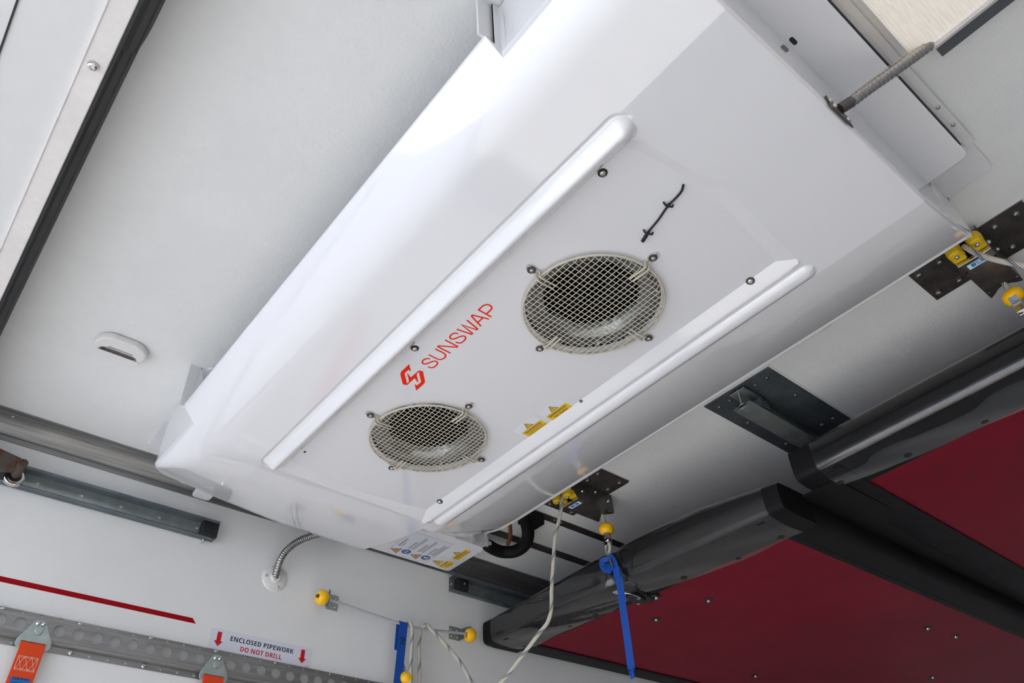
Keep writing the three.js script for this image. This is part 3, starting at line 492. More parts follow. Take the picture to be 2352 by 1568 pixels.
// ---------------------------------------------------------------- load rail, its straps, the stripe and the sign
{
  const t = thing('load_rail', 'long metal load rail with round holes along the side wall', 'load rail', [0, 2.0885, WZ]), x0 = -1.6, x1 = 2.2;
  const face = new THREE.Shape(); face.moveTo(x0, 2.1085); face.lineTo(x1, 2.1085); face.lineTo(x1, 2.152); face.lineTo(x0, 2.152); face.closePath();
  const top = new THREE.Shape(); top.moveTo(x0, 2.151); top.lineTo(x1, 2.151); top.lineTo(x1, 2.1635); top.lineTo(x0, 2.1635); top.closePath();
  const bot = new THREE.Shape(); bot.moveTo(x0, 2.0882); bot.lineTo(x1, 2.0882); bot.lineTo(x1, 2.1005); bot.lineTo(x0, 2.1005); bot.closePath();
  for (let k = -45; k < 48; k++) {
    const x = 0.2445 + 0.04 * k; if (x < x0 + 0.02 || x > x1 - 0.02) continue;
    face.holes.push(circlePath(x, 2.1315, 0.0127));
    if ((k + 1) % 4) top.holes.push(circlePath(x - 0.001, 2.1592, 0.0031));
    if ((k - 3) % 4) bot.holes.push(circlePath(x - 0.0015, 2.0941, 0.0031));
  }
  const zf = WZ + 0.0125;
  part(t, 'rail', [ext(face, 0.0025, V(0, 0, zf), X, Y, Z, 0, 10), ext(top, 0.0022, V(0, 0, WZ + 0.0008), X, Y, Z, 0, 6), ext(bot, 0.0022, V(0, 0, WZ + 0.0008), X, Y, Z, 0, 6),
    profX([[WZ + 0.0008, 2.1005], [WZ + 0.003, 2.1005], [zf + 0.0025, 2.107], [zf + 0.0025, 2.1088], [zf, 2.1088]], x0, x1), profX([[WZ + 0.0008, 2.151], [zf, 2.1515], [zf + 0.0025, 2.1515], [WZ + 0.003, 2.153]], x0, x1)], M.alu);
  for (let k = -9; k < 12; k++) { const x = 0.2035 + 0.16 * k; if (x > -1.5 && x < 2.1) { screw(t, [x, 2.1592, WZ + 0.003], Z, null, M.stainless, HEAD); screw(t, [x - 0.0005, 2.0943, WZ + 0.003], Z, null, M.stainless, HEAD); } }
}
function cargoStrap(label) {
  const t = thing('cargo_strap', label, 'strap', [0.282, 2.0885, WZ + 0.018]), z = WZ + 0.017;
  const s = new THREE.Shape(); s.moveTo(0.2685, 2.1375); s.quadraticCurveTo(0.2705, 2.1435, 0.277, 2.144); s.lineTo(0.2875, 2.1445); s.quadraticCurveTo(0.2925, 2.144, 0.2945, 2.139); s.lineTo(0.3145, 2.106); s.quadraticCurveTo(0.3185, 2.098, 0.3175, 2.09); s.quadraticCurveTo(0.315, 2.081, 0.304, 2.081); s.lineTo(0.261, 2.081); s.quadraticCurveTo(0.249, 2.082, 0.2475, 2.091); s.quadraticCurveTo(0.2475, 2.1, 0.251, 2.105); s.closePath();
  s.holes.push(new THREE.Path(rrect(0.2565, 2.0855, 0.308, 2.0975, 0.002).getPoints(4).reverse()));
  const a = part(t, 'anchor_plate', ext(s, 0.0042, V(0, 0, z), X, Y, Z, 0.001), M.zinc, 'zinc-plated triangular anchor plate');
  for (const x of [0.2775, 0.2885]) part(a, 'pin', aim(new THREE.SphereGeometry(0.0052, 18, 10, 0, 7, 0, 1.7), V(x, 2.1365, z + 0.004), Z), M.chrome);
  part(a, 'stud', aim(toCreasedNormals(lathe([[0.0001, 0.006], [0.007, 0.006], [0.0088, 0.005], [0.009, 0]], 24), 0.5), V(0.2835, 2.121, z + 0.0042), Z), M.zinc);
  const w = (y0, y1, zz, th, k = 0.0245) => box(0.2825 - k, 0.2825 + k, y0, y1, zz, zz + th, 0.0008);
  part(t, 'webbing', [w(1.25, 2.0925, z + 0.0045, 0.0022), w(2.022, 2.093, z + 0.0068, 0.0022), ext(poly([[z - 0.003, 2.0885], [z - 0.002, 2.0935], [z + 0.0035, 2.0955], [z + 0.009, 2.0925], [z + 0.009, 2.0885], [z + 0.0035, 2.091]]), 0.049, V(0.258, 0, 0), Z, Y, X)], M.orangeWeb);
  const st = [], zz = z + 0.0093, L = (x0, y0, x1, y1) => { const n = Math.round(Math.hypot(x1 - x0, y1 - y0) / 0.0026); for (let i = 0; i < n; i++) { const a0 = i / n, a1 = (i + 0.62) / n; st.push(rod([lerp(x0, x1, a0), lerp(y0, y1, a0), zz], [lerp(x0, x1, a1), lerp(y0, y1, a1), zz], 0.00055, 5)); } };
  const xa = 0.2635, xb = 0.3015, ya = 2.036, yb = 2.064; L(xa, yb, xb, yb); L(xa, yb - 0.0025, xb, yb - 0.0025); L(xa, ya, xb, ya); L(xa, ya + 0.0025, xb, ya + 0.0025); L(xa, ya, xa, yb); L(xb, ya, xb, yb);
  const xm = (k) => lerp(xa, xb, k / 3); for (let k = 0; k < 3; k++) { L(xm(k), yb, xm(k + 1), ya); L(xm(k + 1), yb, xm(k), ya); }
  const sm = part(t, 'stitching', st, M.thread); sm.userData.kind = 'stuff';
  const pg = ext(rrect(0.2645, 1.93, 0.3005, 2.0255, 0.001), 0.0006, V(0, 0, z + 0.0068), X, Y, Z), p = pg.attributes.position, uv = pg.attributes.uv; for (let i = 0; i < p.count; i++) uv.setXY(i, (p.getX(i) - 0.2645) / 0.036, (p.getY(i) - 1.93) / 0.0955);
  part(t, 'label_patch', pg, std({ map: simark, roughness: 0.6 }), 'blue label patch with black lettering');
  return t;
}
const simark = canvasTex(256, 680, (x, w, h) => { x.fillStyle = '#0f66b4'; x.fillRect(0, 0, w, h); x.fillStyle = '#0a1626'; fit(x, 'SIMARK', w / 2, 62, 215, 62); fit(x, 'ENGINEERING UK', w / 2, 110, 210, 30); fit(x, 'CARGO RESTRAINT', w / 2, 142, 210, 24); });
const strap1 = cargoStrap('orange cargo strap hooked in the load rail, below the red wall stripe');
copy(strap1, 'cargo_strap', 'orange cargo strap hooked in the load rail, below the pipework sign', [0.6825 + 0.0015, 2.0885 + 0.0005, WZ + 0.018]);
solo('wall_stripe', ext(poly([[-1.2, 2.2135], [0.6206, 2.2155], [0.6095, 2.2275], [-1.2, 2.2255]]), 0.0004, V(0, 0, WZ), X, Y, Z), M.tape, { label: 'dark red tape stripe on the wall above the load rail', category: 'tape stripe' });
{
  const tex = canvasTex(1024, 172, (x, w, h) => {
    x.fillStyle = '#d5d6e0'; x.fillRect(0, 0, w, h);
    const arrow = (cx, y0) => { x.fillStyle = '#c00812'; x.beginPath(); x.moveTo(cx - 21, y0); x.lineTo(cx + 21, y0); x.lineTo(cx + 21, y0 + 78); x.lineTo(cx + 42, y0 + 78); x.lineTo(cx, y0 + 122); x.lineTo(cx - 42, y0 + 78); x.lineTo(cx - 21, y0 + 78); x.closePath(); x.fill(); };
    arrow(85, 22); arrow(928, 22); x.fillStyle = '#10151f'; fit(x, 'ENCLOSED PIPEWORK', 508, 78, 640, 56, 'bold'); x.fillStyle = '#c00812'; fit(x, 'DO NOT DRILL', 508, 148, 420, 56, 'bold'); x.fillRect(968, 160, 40, 3);
  });
  const g = ext(rrect(0.662, 2.1648, 0.9437, 2.2152, 0.0005), 0.0005, V(0, 0, WZ), X, Y, Z), p = g.attributes.position, uv = g.attributes.uv; for (let i = 0; i < p.count; i++) uv.setXY(i, (p.getX(i) - 0.662) / 0.2817, (p.getY(i) - 2.1648) / 0.0504);
  solo('pipework_sign', g, std({ map: tex, roughness: 0.4 }), { label: 'white sticker sign with red arrows above the load rail', category: 'sign' });
}

// ---------------------------------------------------------------- bungee cord and its two wall brackets
const BALL = new THREE.LatheGeometry(new THREE.SplineCurve([[0.0052, 0.0135], [0.009, 0.0152], [0.014, 0.0142], [0.0185, 0.0095], [0.0208, 0.003], [0.0205, -0.004], [0.0178, -0.0105], [0.0135, -0.0145], [0.0095, -0.0152], [0.008, -0.012], [0.0075, 0.0]].map(([a, b]) => V2(a, b))).getPoints(44), 44);
function bungeeBracket(x0, x1, y0, y1, ballAt, dir, label) {
  const t = thing('cord_bracket', label, 'bracket', [(x0 + x1) / 2, (y0 + y1) / 2, WZ], 'bungee cord brackets on the wall');
  part(t, 'plate', box(x0, x1, y0, y1, WZ, WZ + 0.0028, 0.0008), M.zinc);
  for (const x of [x0 + 0.0085, x1 - 0.0085]) for (const y of [y0 + 0.0095, y1 - 0.0095]) screw(t, [x, y, WZ + 0.0028], Z, null, M.stainless, HEADS);
  const ex = dir > 0 ? x1 : x0, tip = ex + dir * 0.012;
  part(t, 'lug', ext(poly([[0, WZ + 0.002], [0.003, WZ + 0.002], [0.013, WZ + 0.036], [0.0165, WZ + 0.042], [0.0135, WZ + 0.0435], [0.0095, WZ + 0.038]]), 0.032, V(ex - dir * 0.001, (y0 + y1) / 2 - 0.016, 0), dir > 0 ? X : NX, Z, Y), M.galvDark);
  const b = part(t, 'ball', aim(BALL, V(...ballAt), V(dir, 0.05, 0.15)), M.yellow, 'yellow plastic ball'); part(b, 'cord_end', aim(new THREE.CylinderGeometry(0.0046, 0.0046, 0.006, 10), V(...ballAt).add(V(dir * 0.0155, 0, 0.002)), V(dir, 0, 0.15)), M.darkSteel);
}
bungeeBracket(0.9665, 1.0035, 2.3318, 2.3755, [0.9345, 2.3435, WZ + 0.038], -1, 'cord bracket left of the blue wall strap with yellow ball');
bungeeBracket(1.3945, 1.4353, 2.3335, 2.3742, [1.4455, 2.341, WZ + 0.044], 1, 'cord bracket next to the red partition with yellow ball');
{
  const m = std({ map: dataTex(64, (u, v, i) => { const k = (i + Math.floor(v * 8) % 2 * 2) % 64 < 7 ? [0.3, 0.3, 0.36] : [0.8, 0.79, 0.82]; return k.map((x) => x * (0.9 + 0.1 * Math.sin(v * 50))); }, true, 1 / 0.0085, 1), roughness: 0.7 });
  solo('bungee_cord', tube([[0.945, 2.346, WZ + 0.036], [0.9617, 2.3455, WZ + 0.033], [1.08, 2.3335, WZ + 0.038], [1.196, 2.3215, WZ + 0.046], [1.2455, 2.321, WZ + 0.046], [1.33, 2.3325, WZ + 0.04], [1.4357, 2.3455, WZ + 0.038]], 0.0038, 120, 12), m, { label: 'white flecked bungee cord stretched between two yellow balls on the wall', category: 'cord' });
}
// blue strap and rope hank hung over the cord
{
  const t = thing('hanging_strap', 'blue webbing strap looped over the bungee cord on the wall', 'strap', [1.195, 2.3, WZ + 0.045]);
  const path = [], zc = WZ + 0.045; for (let i = 0; i <= 10; i++) { const a = i / 10 * Math.PI; path.push([zc - Math.cos(a) * 0.006, 2.3215 + Math.sin(a) * 0.007]); }
  const ribbon = (pts, x0, x1, th, slant) => { const g = []; { const q = []; pts.forEach(([z, y], i) => { if (!i) { q.push([z, y]); return; } const [pz, py] = pts[i - 1], n = Math.max(1, Math.ceil(Math.abs(y - py) / 0.015)); for (let k = 1; k <= n; k++) q.push([lerp(pz, z, k / n), lerp(py, y, k / n)]); }); pts = q; } for (let i = 0; i + 1 < pts.length; i++) { const [z0, y0] = pts[i], [z1, y1] = pts[i + 1], d = V(0, y1 - y0, z1 - z0), L = d.length(); const b = new THREE.BoxGeometry(x1 - x0, L * 1.04, th); b.applyQuaternion(new THREE.Quaternion().setFromUnitVectors(Y, d.normalize())); b.translate((x0 + x1) / 2 + slant * ((y0 + y1) / 2 - 2.32), (y0 + y1) / 2, (z0 + z1) / 2); g.push(muv(b)); } return g; };
  part(t, 'webbing', [...ribbon(path, 1.1838, 1.2105, 0.002, 0.05), ...ribbon([[zc + 0.006, 2.3215], [zc + 0.005, 2.26], [zc + 0.003, 2.15], [zc + 0.003, 1.4]], 1.1838, 1.2105, 0.002, 0.05), ...ribbon([[zc - 0.006, 2.3215], [zc - 0.004, 2.25], [zc, 2.245]], 1.1795, 1.1975, 0.002, 0.05)], M.blueWeb);
  const y = 2.272, x = 1.1945; part(t, 'stitching', [[[-9, 8], [9, 7]], [[9, 7], [-8, -9]], [[-8, -9], [9, -10]], [[9, -10], [-9, 8]]].map(([a, b]) => rod([x + a[0] / 1000, y + a[1] / 1000, zc + 0.0072], [x + b[0] / 1000, y + b[1] / 1000, zc + 0.0072], 0.0007, 5)), M.black, 'black stitching');
}
{
  const r = 0.0052;
  const t = thing('rope_hank', 'white flecked rope looped over the bungee cord beside the blue wall strap', 'rope', [1.215, 2.3, WZ + 0.05]);
  part(t, 'rope', tube([[1.2155, 2.188, WZ + 0.045], [1.207, 2.21, WZ + 0.04], [1.2045, 2.24, WZ + 0.036], [1.2085, 2.3, WZ + 0.036], [1.2125, 2.325, WZ + 0.043], [1.2155, 2.331, WZ + 0.052], [1.2185, 2.318, WZ + 0.06], [1.2215, 2.29, WZ + 0.06], [1.2212, 2.22, WZ + 0.06], [1.2222, 2.15, WZ + 0.06], [1.222, 1.5, WZ + 0.06]], r, 160, 12), M.rope);
  part(t, 'ball', aim(BALL, V(1.2165, 2.172, WZ + 0.045), V(0.1, 1, 0)), M.yellow, 'yellow plastic ball');
}

// ---------------------------------------------------------------- rope pulley brackets under the ceiling
function pulley(label, group) {
  const t = thing('rope_pulley', label, 'pulley bracket', [1.465, CY, -0.1825], group), zc = -0.1825;
  const jag = (pts) => poly(pts);
  part(t, 'ceiling_plate', ext(jag([[1.3985, -0.0605], [1.5285, -0.061], [1.5325, -0.07], [1.531, -0.2], [1.5335, -0.3055], [1.41, -0.3055], [1.402, -0.296], [1.4, -0.2]]), 0.0035, V(0, CY - 0.0035, 0), X, Z, Y, 0.0008), M.darkSteel, 'dark steel ceiling plate');
  part(t, 'sealant', ext(rrect(1.394, -0.309, 1.536, -0.057, 0.004), 0.001, V(0, CY - 0.001, 0), X, Z, Y), M.whitePlastic, 'pale sealant edge');
  for (const [x, z] of [[1.425, -0.29], [1.512, -0.29], [1.425, -0.243], [1.512, -0.243], [1.423, -0.083], [1.51, -0.083], [1.423, -0.126], [1.508, -0.128]]) screw(t, [x, CY - 0.0035, z], NY, null, M.boltGrey, BOLT);
  // folded housing: two cheeks and a bottom sheet with a scooped end
  const s = new THREE.Shape(), zl = zc - 0.0335, zr = zc + 0.0335; s.moveTo(1.4, zl); s.lineTo(1.544, zl); s.lineTo(1.5465, zl + 0.002); s.lineTo(1.5405, zl + 0.012); s.quadraticCurveTo(1.515, zc, 1.5405, zr - 0.012); s.lineTo(1.5465, zr - 0.002); s.lineTo(1.544, zr); s.lineTo(1.4, zr); s.closePath();
  for (const x of [1.43, 1.475, 1.527]) for (const z of [zl + 0.0015, zr - 0.0015]) s.holes.push(circlePath(x, z + (z < zc ? 0.002 : -0.002), 0.0034));
  part(t, 'bottom_sheet', ext(s, 0.0022, V(0, CY - 0.06, 0), X, Z, Y), M.darkSteel);
  for (const z of [zl, zr - 0.0022]) part(t, 'cheek', ext(poly([[1.385, CY - 0.004], [1.385, CY - 0.04], [1.4, CY - 0.0575], [1.546, CY - 0.0575], [1.542, CY - 0.004]]), 0.0022, V(0, 0, z), X, Y, Z), M.darkSteel);
  for (const [x, y] of [[1.42, CY - 0.03], [1.475, CY - 0.014], [1.525, CY - 0.028]]) for (const [z, d] of [[zl, NZ], [zr, Z]]) screw(t, [x, y, z], d, null, M.chrome, HEAD);
  part(t, 'end_fold', box(1.3985, 1.4015, CY - 0.062, CY - 0.0545, zl, zr, 0.0008), M.stainless);
  for (const dz of [-0.0207, 0.0207]) {
    const cam = part(t, 'cam', [aim(toCreasedNormals(lathe([[0.0001, 0], [0.0138, 0], [0.0153, 0.004], [0.0153, 0.016], [0.0138, 0.022], [0.011, 0.0245], [0.0095, 0.0235], [0.0085, 0.025], [0.0001, 0.025]], 36), 0.5), V(1.371, CY - 0.034, zc + dz), NY), ext(rrect(1.368, zc + dz - 0.0148, 1.403, zc + dz + 0.0122, 0.006), 0.016, V(0, CY - 0.052, 0), X, Z, Y, 0.003)], M.yellowDull, 'yellow plastic rope cam');
    part(cam, 'axle', aim(domeHead(0.005, 0.005), V(1.371, CY - 0.0588, zc + dz), NY), M.stainless);
    for (let k = 0; k < 3; k++) part(cam, 'tooth', box(1.367 + k * 0.006, 1.370 + k * 0.006, CY - 0.0535, CY - 0.04, zc + dz - Math.sign(dz) * 0.0135 - 0.0015, zc + dz - Math.sign(dz) * 0.0135 + 0.0015, 0.0006), M.yellowDull);
  }
  const tex = canvasTex(256, 128, (x, w, h) => { x.fillStyle = '#e8eaf0'; x.fillRect(0, 0, w, h); x.fillStyle = '#1c86c8'; x.fillRect(40, 14, 176, 84); x.fillStyle = '#e8eaf0'; x.font = 'bold 78px sans-serif'; x.textAlign = 'center'; x.fillText('JR', 128, 84); x.fillStyle = '#1c86c8'; x.fillRect(40, 106, 176, 5); });
  const lab = ext(rrect(0, 0, 0.042, 0.0165, 0.001), 0.0003, V(1.4275, CY - 0.0603, zc - 0.021), Z, NX, Y), p = lab.attributes.position, uv = lab.attributes.uv; for (let i = 0; i < p.count; i++) uv.setXY(i, (p.getZ(i) - zc + 0.021) / 0.042, (1.4275 - p.getX(i)) / 0.0165);
  part(t, 'maker_sticker', lab, std({ map: tex, roughness: 0.4 }), 'white and blue maker sticker');
  return t;
}
const pul = pulley('dark steel rope pulley with yellow cams at the corner of the cooling unit', 'rope pulleys under the ceiling');
copy(pul, 'rope_pulley', 'steel rope pulley with yellow cams behind the white rope near the side wall', [1.465, CY, -1.3675]);

// ropes over the pulleys
const ropeR = 0.0053;
solo('rope', tube([[1.5, 2.568, -1.3665], [1.44, 2.566, -1.367], [1.385, 2.562, -1.3665], [1.368, 2.546, -1.3625], [1.3634, 2.4972, -1.3743], [1.3594, 2.4391, -1.397], [1.3568, 2.3672, -1.4115], [1.3544, 2.2894, -1.4249], [1.3534, 2.2406, -1.431], [1.3506, 2.2107, -1.4467], [1.346, 2.1931, -1.4726], [1.3353, 2.1502, -1.5337], [1.3218, 2.1001, -1.61], [1.313, 2.085, -1.66], [1.3044, 2.1236, -1.7086], [1.2975, 2.1826, -1.7482], [1.2824, 2.2779, -1.8338], [1.277, 2.315, -1.872], [1.2715, 2.3335, -1.8885], [1.264, 2.325, -1.905], [1.2585, 2.3, -1.903], [1.2565, 2.257, -1.9], [1.262, 2.16, -1.9], [1.262, 1.5, -1.9]], ropeR, 420, 12), M.rope, { label: 'white flecked rope hanging from the near-wall pulley and looped over the bungee cord', category: 'rope' });
solo('rope', tube([[1.5, 2.568, -0.1815], [1.44, 2.566, -0.182], [1.39, 2.561, -0.1825], [1.365, 2.5475, -0.1815], [1.36, 2.5162, -0.1707], [1.36, 2.4832, -0.1528], [1.36, 2.434, -0.1177], [1.358, 2.38, -0.085], [1.355, 2.25, -0.03], [1.35, 1.9, 0.1], [1.35, 1.4, 0.25]], ropeR, 200, 12), M.rope, { label: 'white flecked rope leaving the pulley at the right edge of the photo', category: 'rope' });
function hoist(z0, pts, label) {
  const t = thing('hoist_rope', label, 'rope', [1.525, 2.54, z0]);
  part(t, 'rope', tube(pts.rope, ropeR, 60, 12), M.rope);
  part(t, 'ball', aim(BALL, V(...pts.ball), V(...pts.dir)), M.yellow, 'yellow plastic stopper ball');
  return t;
}
{
  const t = hoist(-1.36, { rope: [[1.5, 2.566, -1.3675], [1.522, 2.558, -1.367], [1.5265, 2.535, -1.363], [1.525, 2.49, -1.356], [1.522, 2.465, -1.353]], ball: [1.523, 2.4895, -1.3535], dir: [0.02, 1, 0.05] }, 'short rope with yellow ball, thimble and snap hook pulling up the red partition');
  part(t, 'thimble', [box(1.5135, 1.5155, 2.437, 2.474, -1.3605, -1.3425, 0.0009), aim(toCreasedNormals(lathe([[0.004, 0], [0.0085, 0.001], [0.0095, 0.005], [0.0085, 0.009], [0.004, 0.01]], 24), 0.6), V(1.5195, 2.456, -1.3515), NX), box(1.5245, 1.5265, 2.437, 2.474, -1.3605, -1.3425, 0.0009)], M.chrome, 'bright metal thimble');
  part(t, 'rope_eye', [tube([[1.518, 2.447, -1.3475], [1.517, 2.43, -1.344], [1.516, 2.414, -1.346], [1.516, 2.406, -1.351], [1.517, 2.416, -1.357], [1.518, 2.432, -1.358], [1.519, 2.447, -1.3555]], 0.0048, 60, 10)], M.rope);
  part(t, 'snap_hook', [tube([[1.512, 2.419, -1.352], [1.509, 2.4, -1.346], [1.508, 2.384, -1.341], [1.509, 2.372, -1.338], [1.513, 2.375, -1.343], [1.514, 2.39, -1.35], [1.513, 2.41, -1.355]], 0.0022, 60, 10, true), rod([1.509, 2.374, -1.339], [1.508, 2.355, -1.334], 0.0042), rod([1.508, 2.355, -1.334], [1.507, 2.34, -1.3305], 0.003), tube([[1.507, 2.34, -1.33], [1.5065, 2.325, -1.3245], [1.5085, 2.308, -1.321], [1.513, 2.303, -1.325], [1.512, 2.322, -1.331]], 0.002, 40, 8)], M.chrome, 'chrome snap hook');
}
{
  const t = hoist(-0.178, { rope: [[1.5, 2.566, -0.1825], [1.52, 2.558, -0.182], [1.5245, 2.536, -0.1785], [1.523, 2.5, -0.1765], [1.521, 2.46, -0.176]], ball: [1.521, 2.5, -0.177], dir: [-0.45, 0.75, -0.25] }, 'short rope with yellow ball and bright thimble below the corner pulley');
  part(t, 'thimble', [box(1.503, 1.5055, 2.45, 2.49, -0.186, -0.169, 0.001), box(1.516, 1.5185, 2.45, 2.49, -0.186, -0.169, 0.001), aim(toCreasedNormals(lathe([[0.004, 0], [0.0085, 0.001], [0.0095, 0.005], [0.0085, 0.009], [0.004, 0.01]], 24), 0.6), V(1.516, 2.466, -0.1775), NX)], M.chrome, 'bright metal thimble');
}
{ // blue lanyard tied to the snap hook
  const t = thing('lanyard', 'narrow blue webbing lanyard knotted to the snap hook, hanging loose', 'lanyard', [1.507, 2.36, -1.335]);
  const rib = (pts, w, n = 40) => { // flat strap along a curve, its flat side towards -x
    const c = new THREE.CatmullRomCurve3(pts.map((p) => V(...p)), false, 'centripetal'), L = c.getLength(), pos = [], uv = [], idx = [], th = 0.0009;
    for (let i = 0; i <= n; i++) { const o = c.getPointAt(i / n), d = c.getTangentAt(i / n), s = V(0.75, 0.3, -0.6).cross(d).normalize(), nn = d.clone().cross(s).normalize(); for (const [a, b] of [[-1, -1], [1, -1], [1, 1], [-1, 1], [-1, -1]]) { const p = o.clone().addScaledVector(s, a * w / 2).addScaledVector(nn, b * th); pos.push(p.x, p.y, p.z); uv.push(L * i / n, a * w / 2); } }
    for (let i = 0; i < n; i++) for (let k = 0; k < 4; k++) { const a = i * 5 + k; idx.push(a, a + 1, a + 5, a + 1, a + 6, a + 5); }
    const g = new THREE.BufferGeometry(); g.setAttribute('position', new THREE.Float32BufferAttribute(pos, 3)); g.setAttribute('uv', new THREE.Float32BufferAttribute(uv, 2)); g.setIndex(idx); g.computeVertexNormals(); return toCreasedNormals(g.toNonIndexed(), 0.7);
  };
  part(t, 'webbing', rib([[1.505, 2.338, -1.3165], [1.5045, 2.31, -1.3155], [1.5045, 2.25, -1.316], [1.5048, 2.16, -1.3165], [1.505, 2.085, -1.3175]], 0.0185, 60), M.blueWeb);
  part(t, 'loop', [rib([[1.508, 2.396, -1.347], [1.504, 2.392, -1.332], [1.502, 2.374, -1.321], [1.502, 2.352, -1.3165], [1.503, 2.338, -1.318]], 0.011), rib([[1.507, 2.392, -1.349], [1.502, 2.39, -1.366], [1.501, 2.372, -1.366], [1.503, 2.357, -1.352], [1.504, 2.352, -1.338]], 0.0145), rib([[1.506, 2.38, -1.352], [1.5, 2.366, -1.345], [1.499, 2.348, -1.331]], 0.016, 20)], M.blueWeb);
  part(t, 'keeper', box(1.5, 1.5085, 2.324, 2.356, -1.3315, -1.308, 0.003), M.blueWeb);
  part(t, 'end_fold', [box(1.5025, 1.508, 2.063, 2.0865, -1.3245, -1.3105, 0.002), aim(new THREE.TorusGeometry(0.006, 0.0012, 6, 20), V(1.502, 2.076, -1.3175), V(0.3, 1, 0))], M.blueWeb);
}

// ---------------------------------------------------------------- ceiling roller track and steel strips
{
  const t = thing('ceiling_track', 'dark steel plate with central roller track running under the ceiling to the partition', 'track', [1.42, CY, -0.778]);
  part(t, 'plate', ext(poly([[1.4215, -0.8765], [4.2, -0.8765], [4.2, -0.6765], [1.4225, -0.6765]]), 0.004, V(0, CY - 0.004, 0), X, Z, Y, 0.0006), M.galvDark);
  part(t, 'sealant', box(1.4, 4.2, CY - 0.002, CY, -0.6775, -0.672), M.gelDull);
  for (const x of [1.4525, 1.5714, 1.7412, 1.9]) for (const z of [-0.7045, -0.7395, -0.818, -0.852]) if (!(x > 1.5 && x < 1.6 && z === -0.7395)) screw(t, [x, CY - 0.004, z], NY, null, M.boltGrey, HEAD);
  const web = [[-0.7795, CY - 0.004], [-0.7765, CY - 0.004], [-0.7765, CY - 0.047], [-0.762, CY - 0.058], [-0.752, CY - 0.0555], [-0.7525, CY - 0.0535], [-0.7615, CY - 0.056], [-0.778, CY - 0.0665], [-0.7945, CY - 0.056], [-0.8035, CY - 0.0535], [-0.804, CY - 0.0555], [-0.794, CY - 0.058], [-0.7795, CY - 0.047]];
  part(t, 'rail', [profX(web.map(([z, y]) => [z, y]), 1.43, 4.2, 0.4), profX([[-0.8, CY - 0.012], [-0.756, CY - 0.012], [-0.756, CY - 0.0145], [-0.8, CY - 0.0145]], 1.425, 1.5)], M.galv);
  part(t, 'cleat', [box(1.48, 1.515, CY - 0.046, CY - 0.02, -0.776, -0.752, 0.002), aim(new THREE.CylinderGeometry(0.009, 0.009, 0.008, 6), V(1.53, CY - 0.034, -0.766), V(0.3, 0, 1))], M.galvDark);
}
for (const [z, w, x0, lab] of [[-1.548, 0.028, 1.15, 'dark steel strip across the ceiling just behind the pulley bracket'], [-1.714, 0.032, 1.15, 'dark steel strip across the ceiling above the black pipe']]) {
  const t = thing('ceiling_strip', lab, 'strip', [2.6, CY, z]);
  part(t, 'strip', box(x0, 4.2, CY - 0.003, CY, z - w / 2, z + w / 2, 0.0005), M.darkSteel);
  for (let x = 1.505; x < 4; x += 0.32) { screw(t, [x, CY - 0.003, z + 0.004], NY, null, M.stainless, HEADS); screw(t, [x + 0.028, CY - 0.003, z + 0.004], NY, null, M.stainless, HEADS); }
}
{
  const t = thing('insulated_pipe', 'black foam insulated pipe bend under the ceiling beside the label flap', 'pipe', [1.42, 2.555, -1.68]);
  part(t, 'insulation', tube([[1.3865, 2.553, -1.7286], [1.42, 2.552, -1.735], [1.4469, 2.552, -1.7345], [1.4762, 2.552, -1.7123], [1.478, 2.553, -1.6643], [1.4506, 2.556, -1.6124], [1.4046, 2.56, -1.5634], [1.35, 2.566, -1.52]], 0.0195, 90, 20), M.foam);
  part(t, 'copper_pipe', tube([[1.36, 2.56, -1.59], [1.385, 2.556, -1.618], [1.41, 2.556, -1.65], [1.434, 2.556, -1.69]], 0.0062, 40, 12), M.copper, 'bare copper pipe');
  part(t, 'foam_collar', [box(1.385, 1.455, 2.562, 2.6, -1.585, -1.535, 0.006)], M.foam);
}

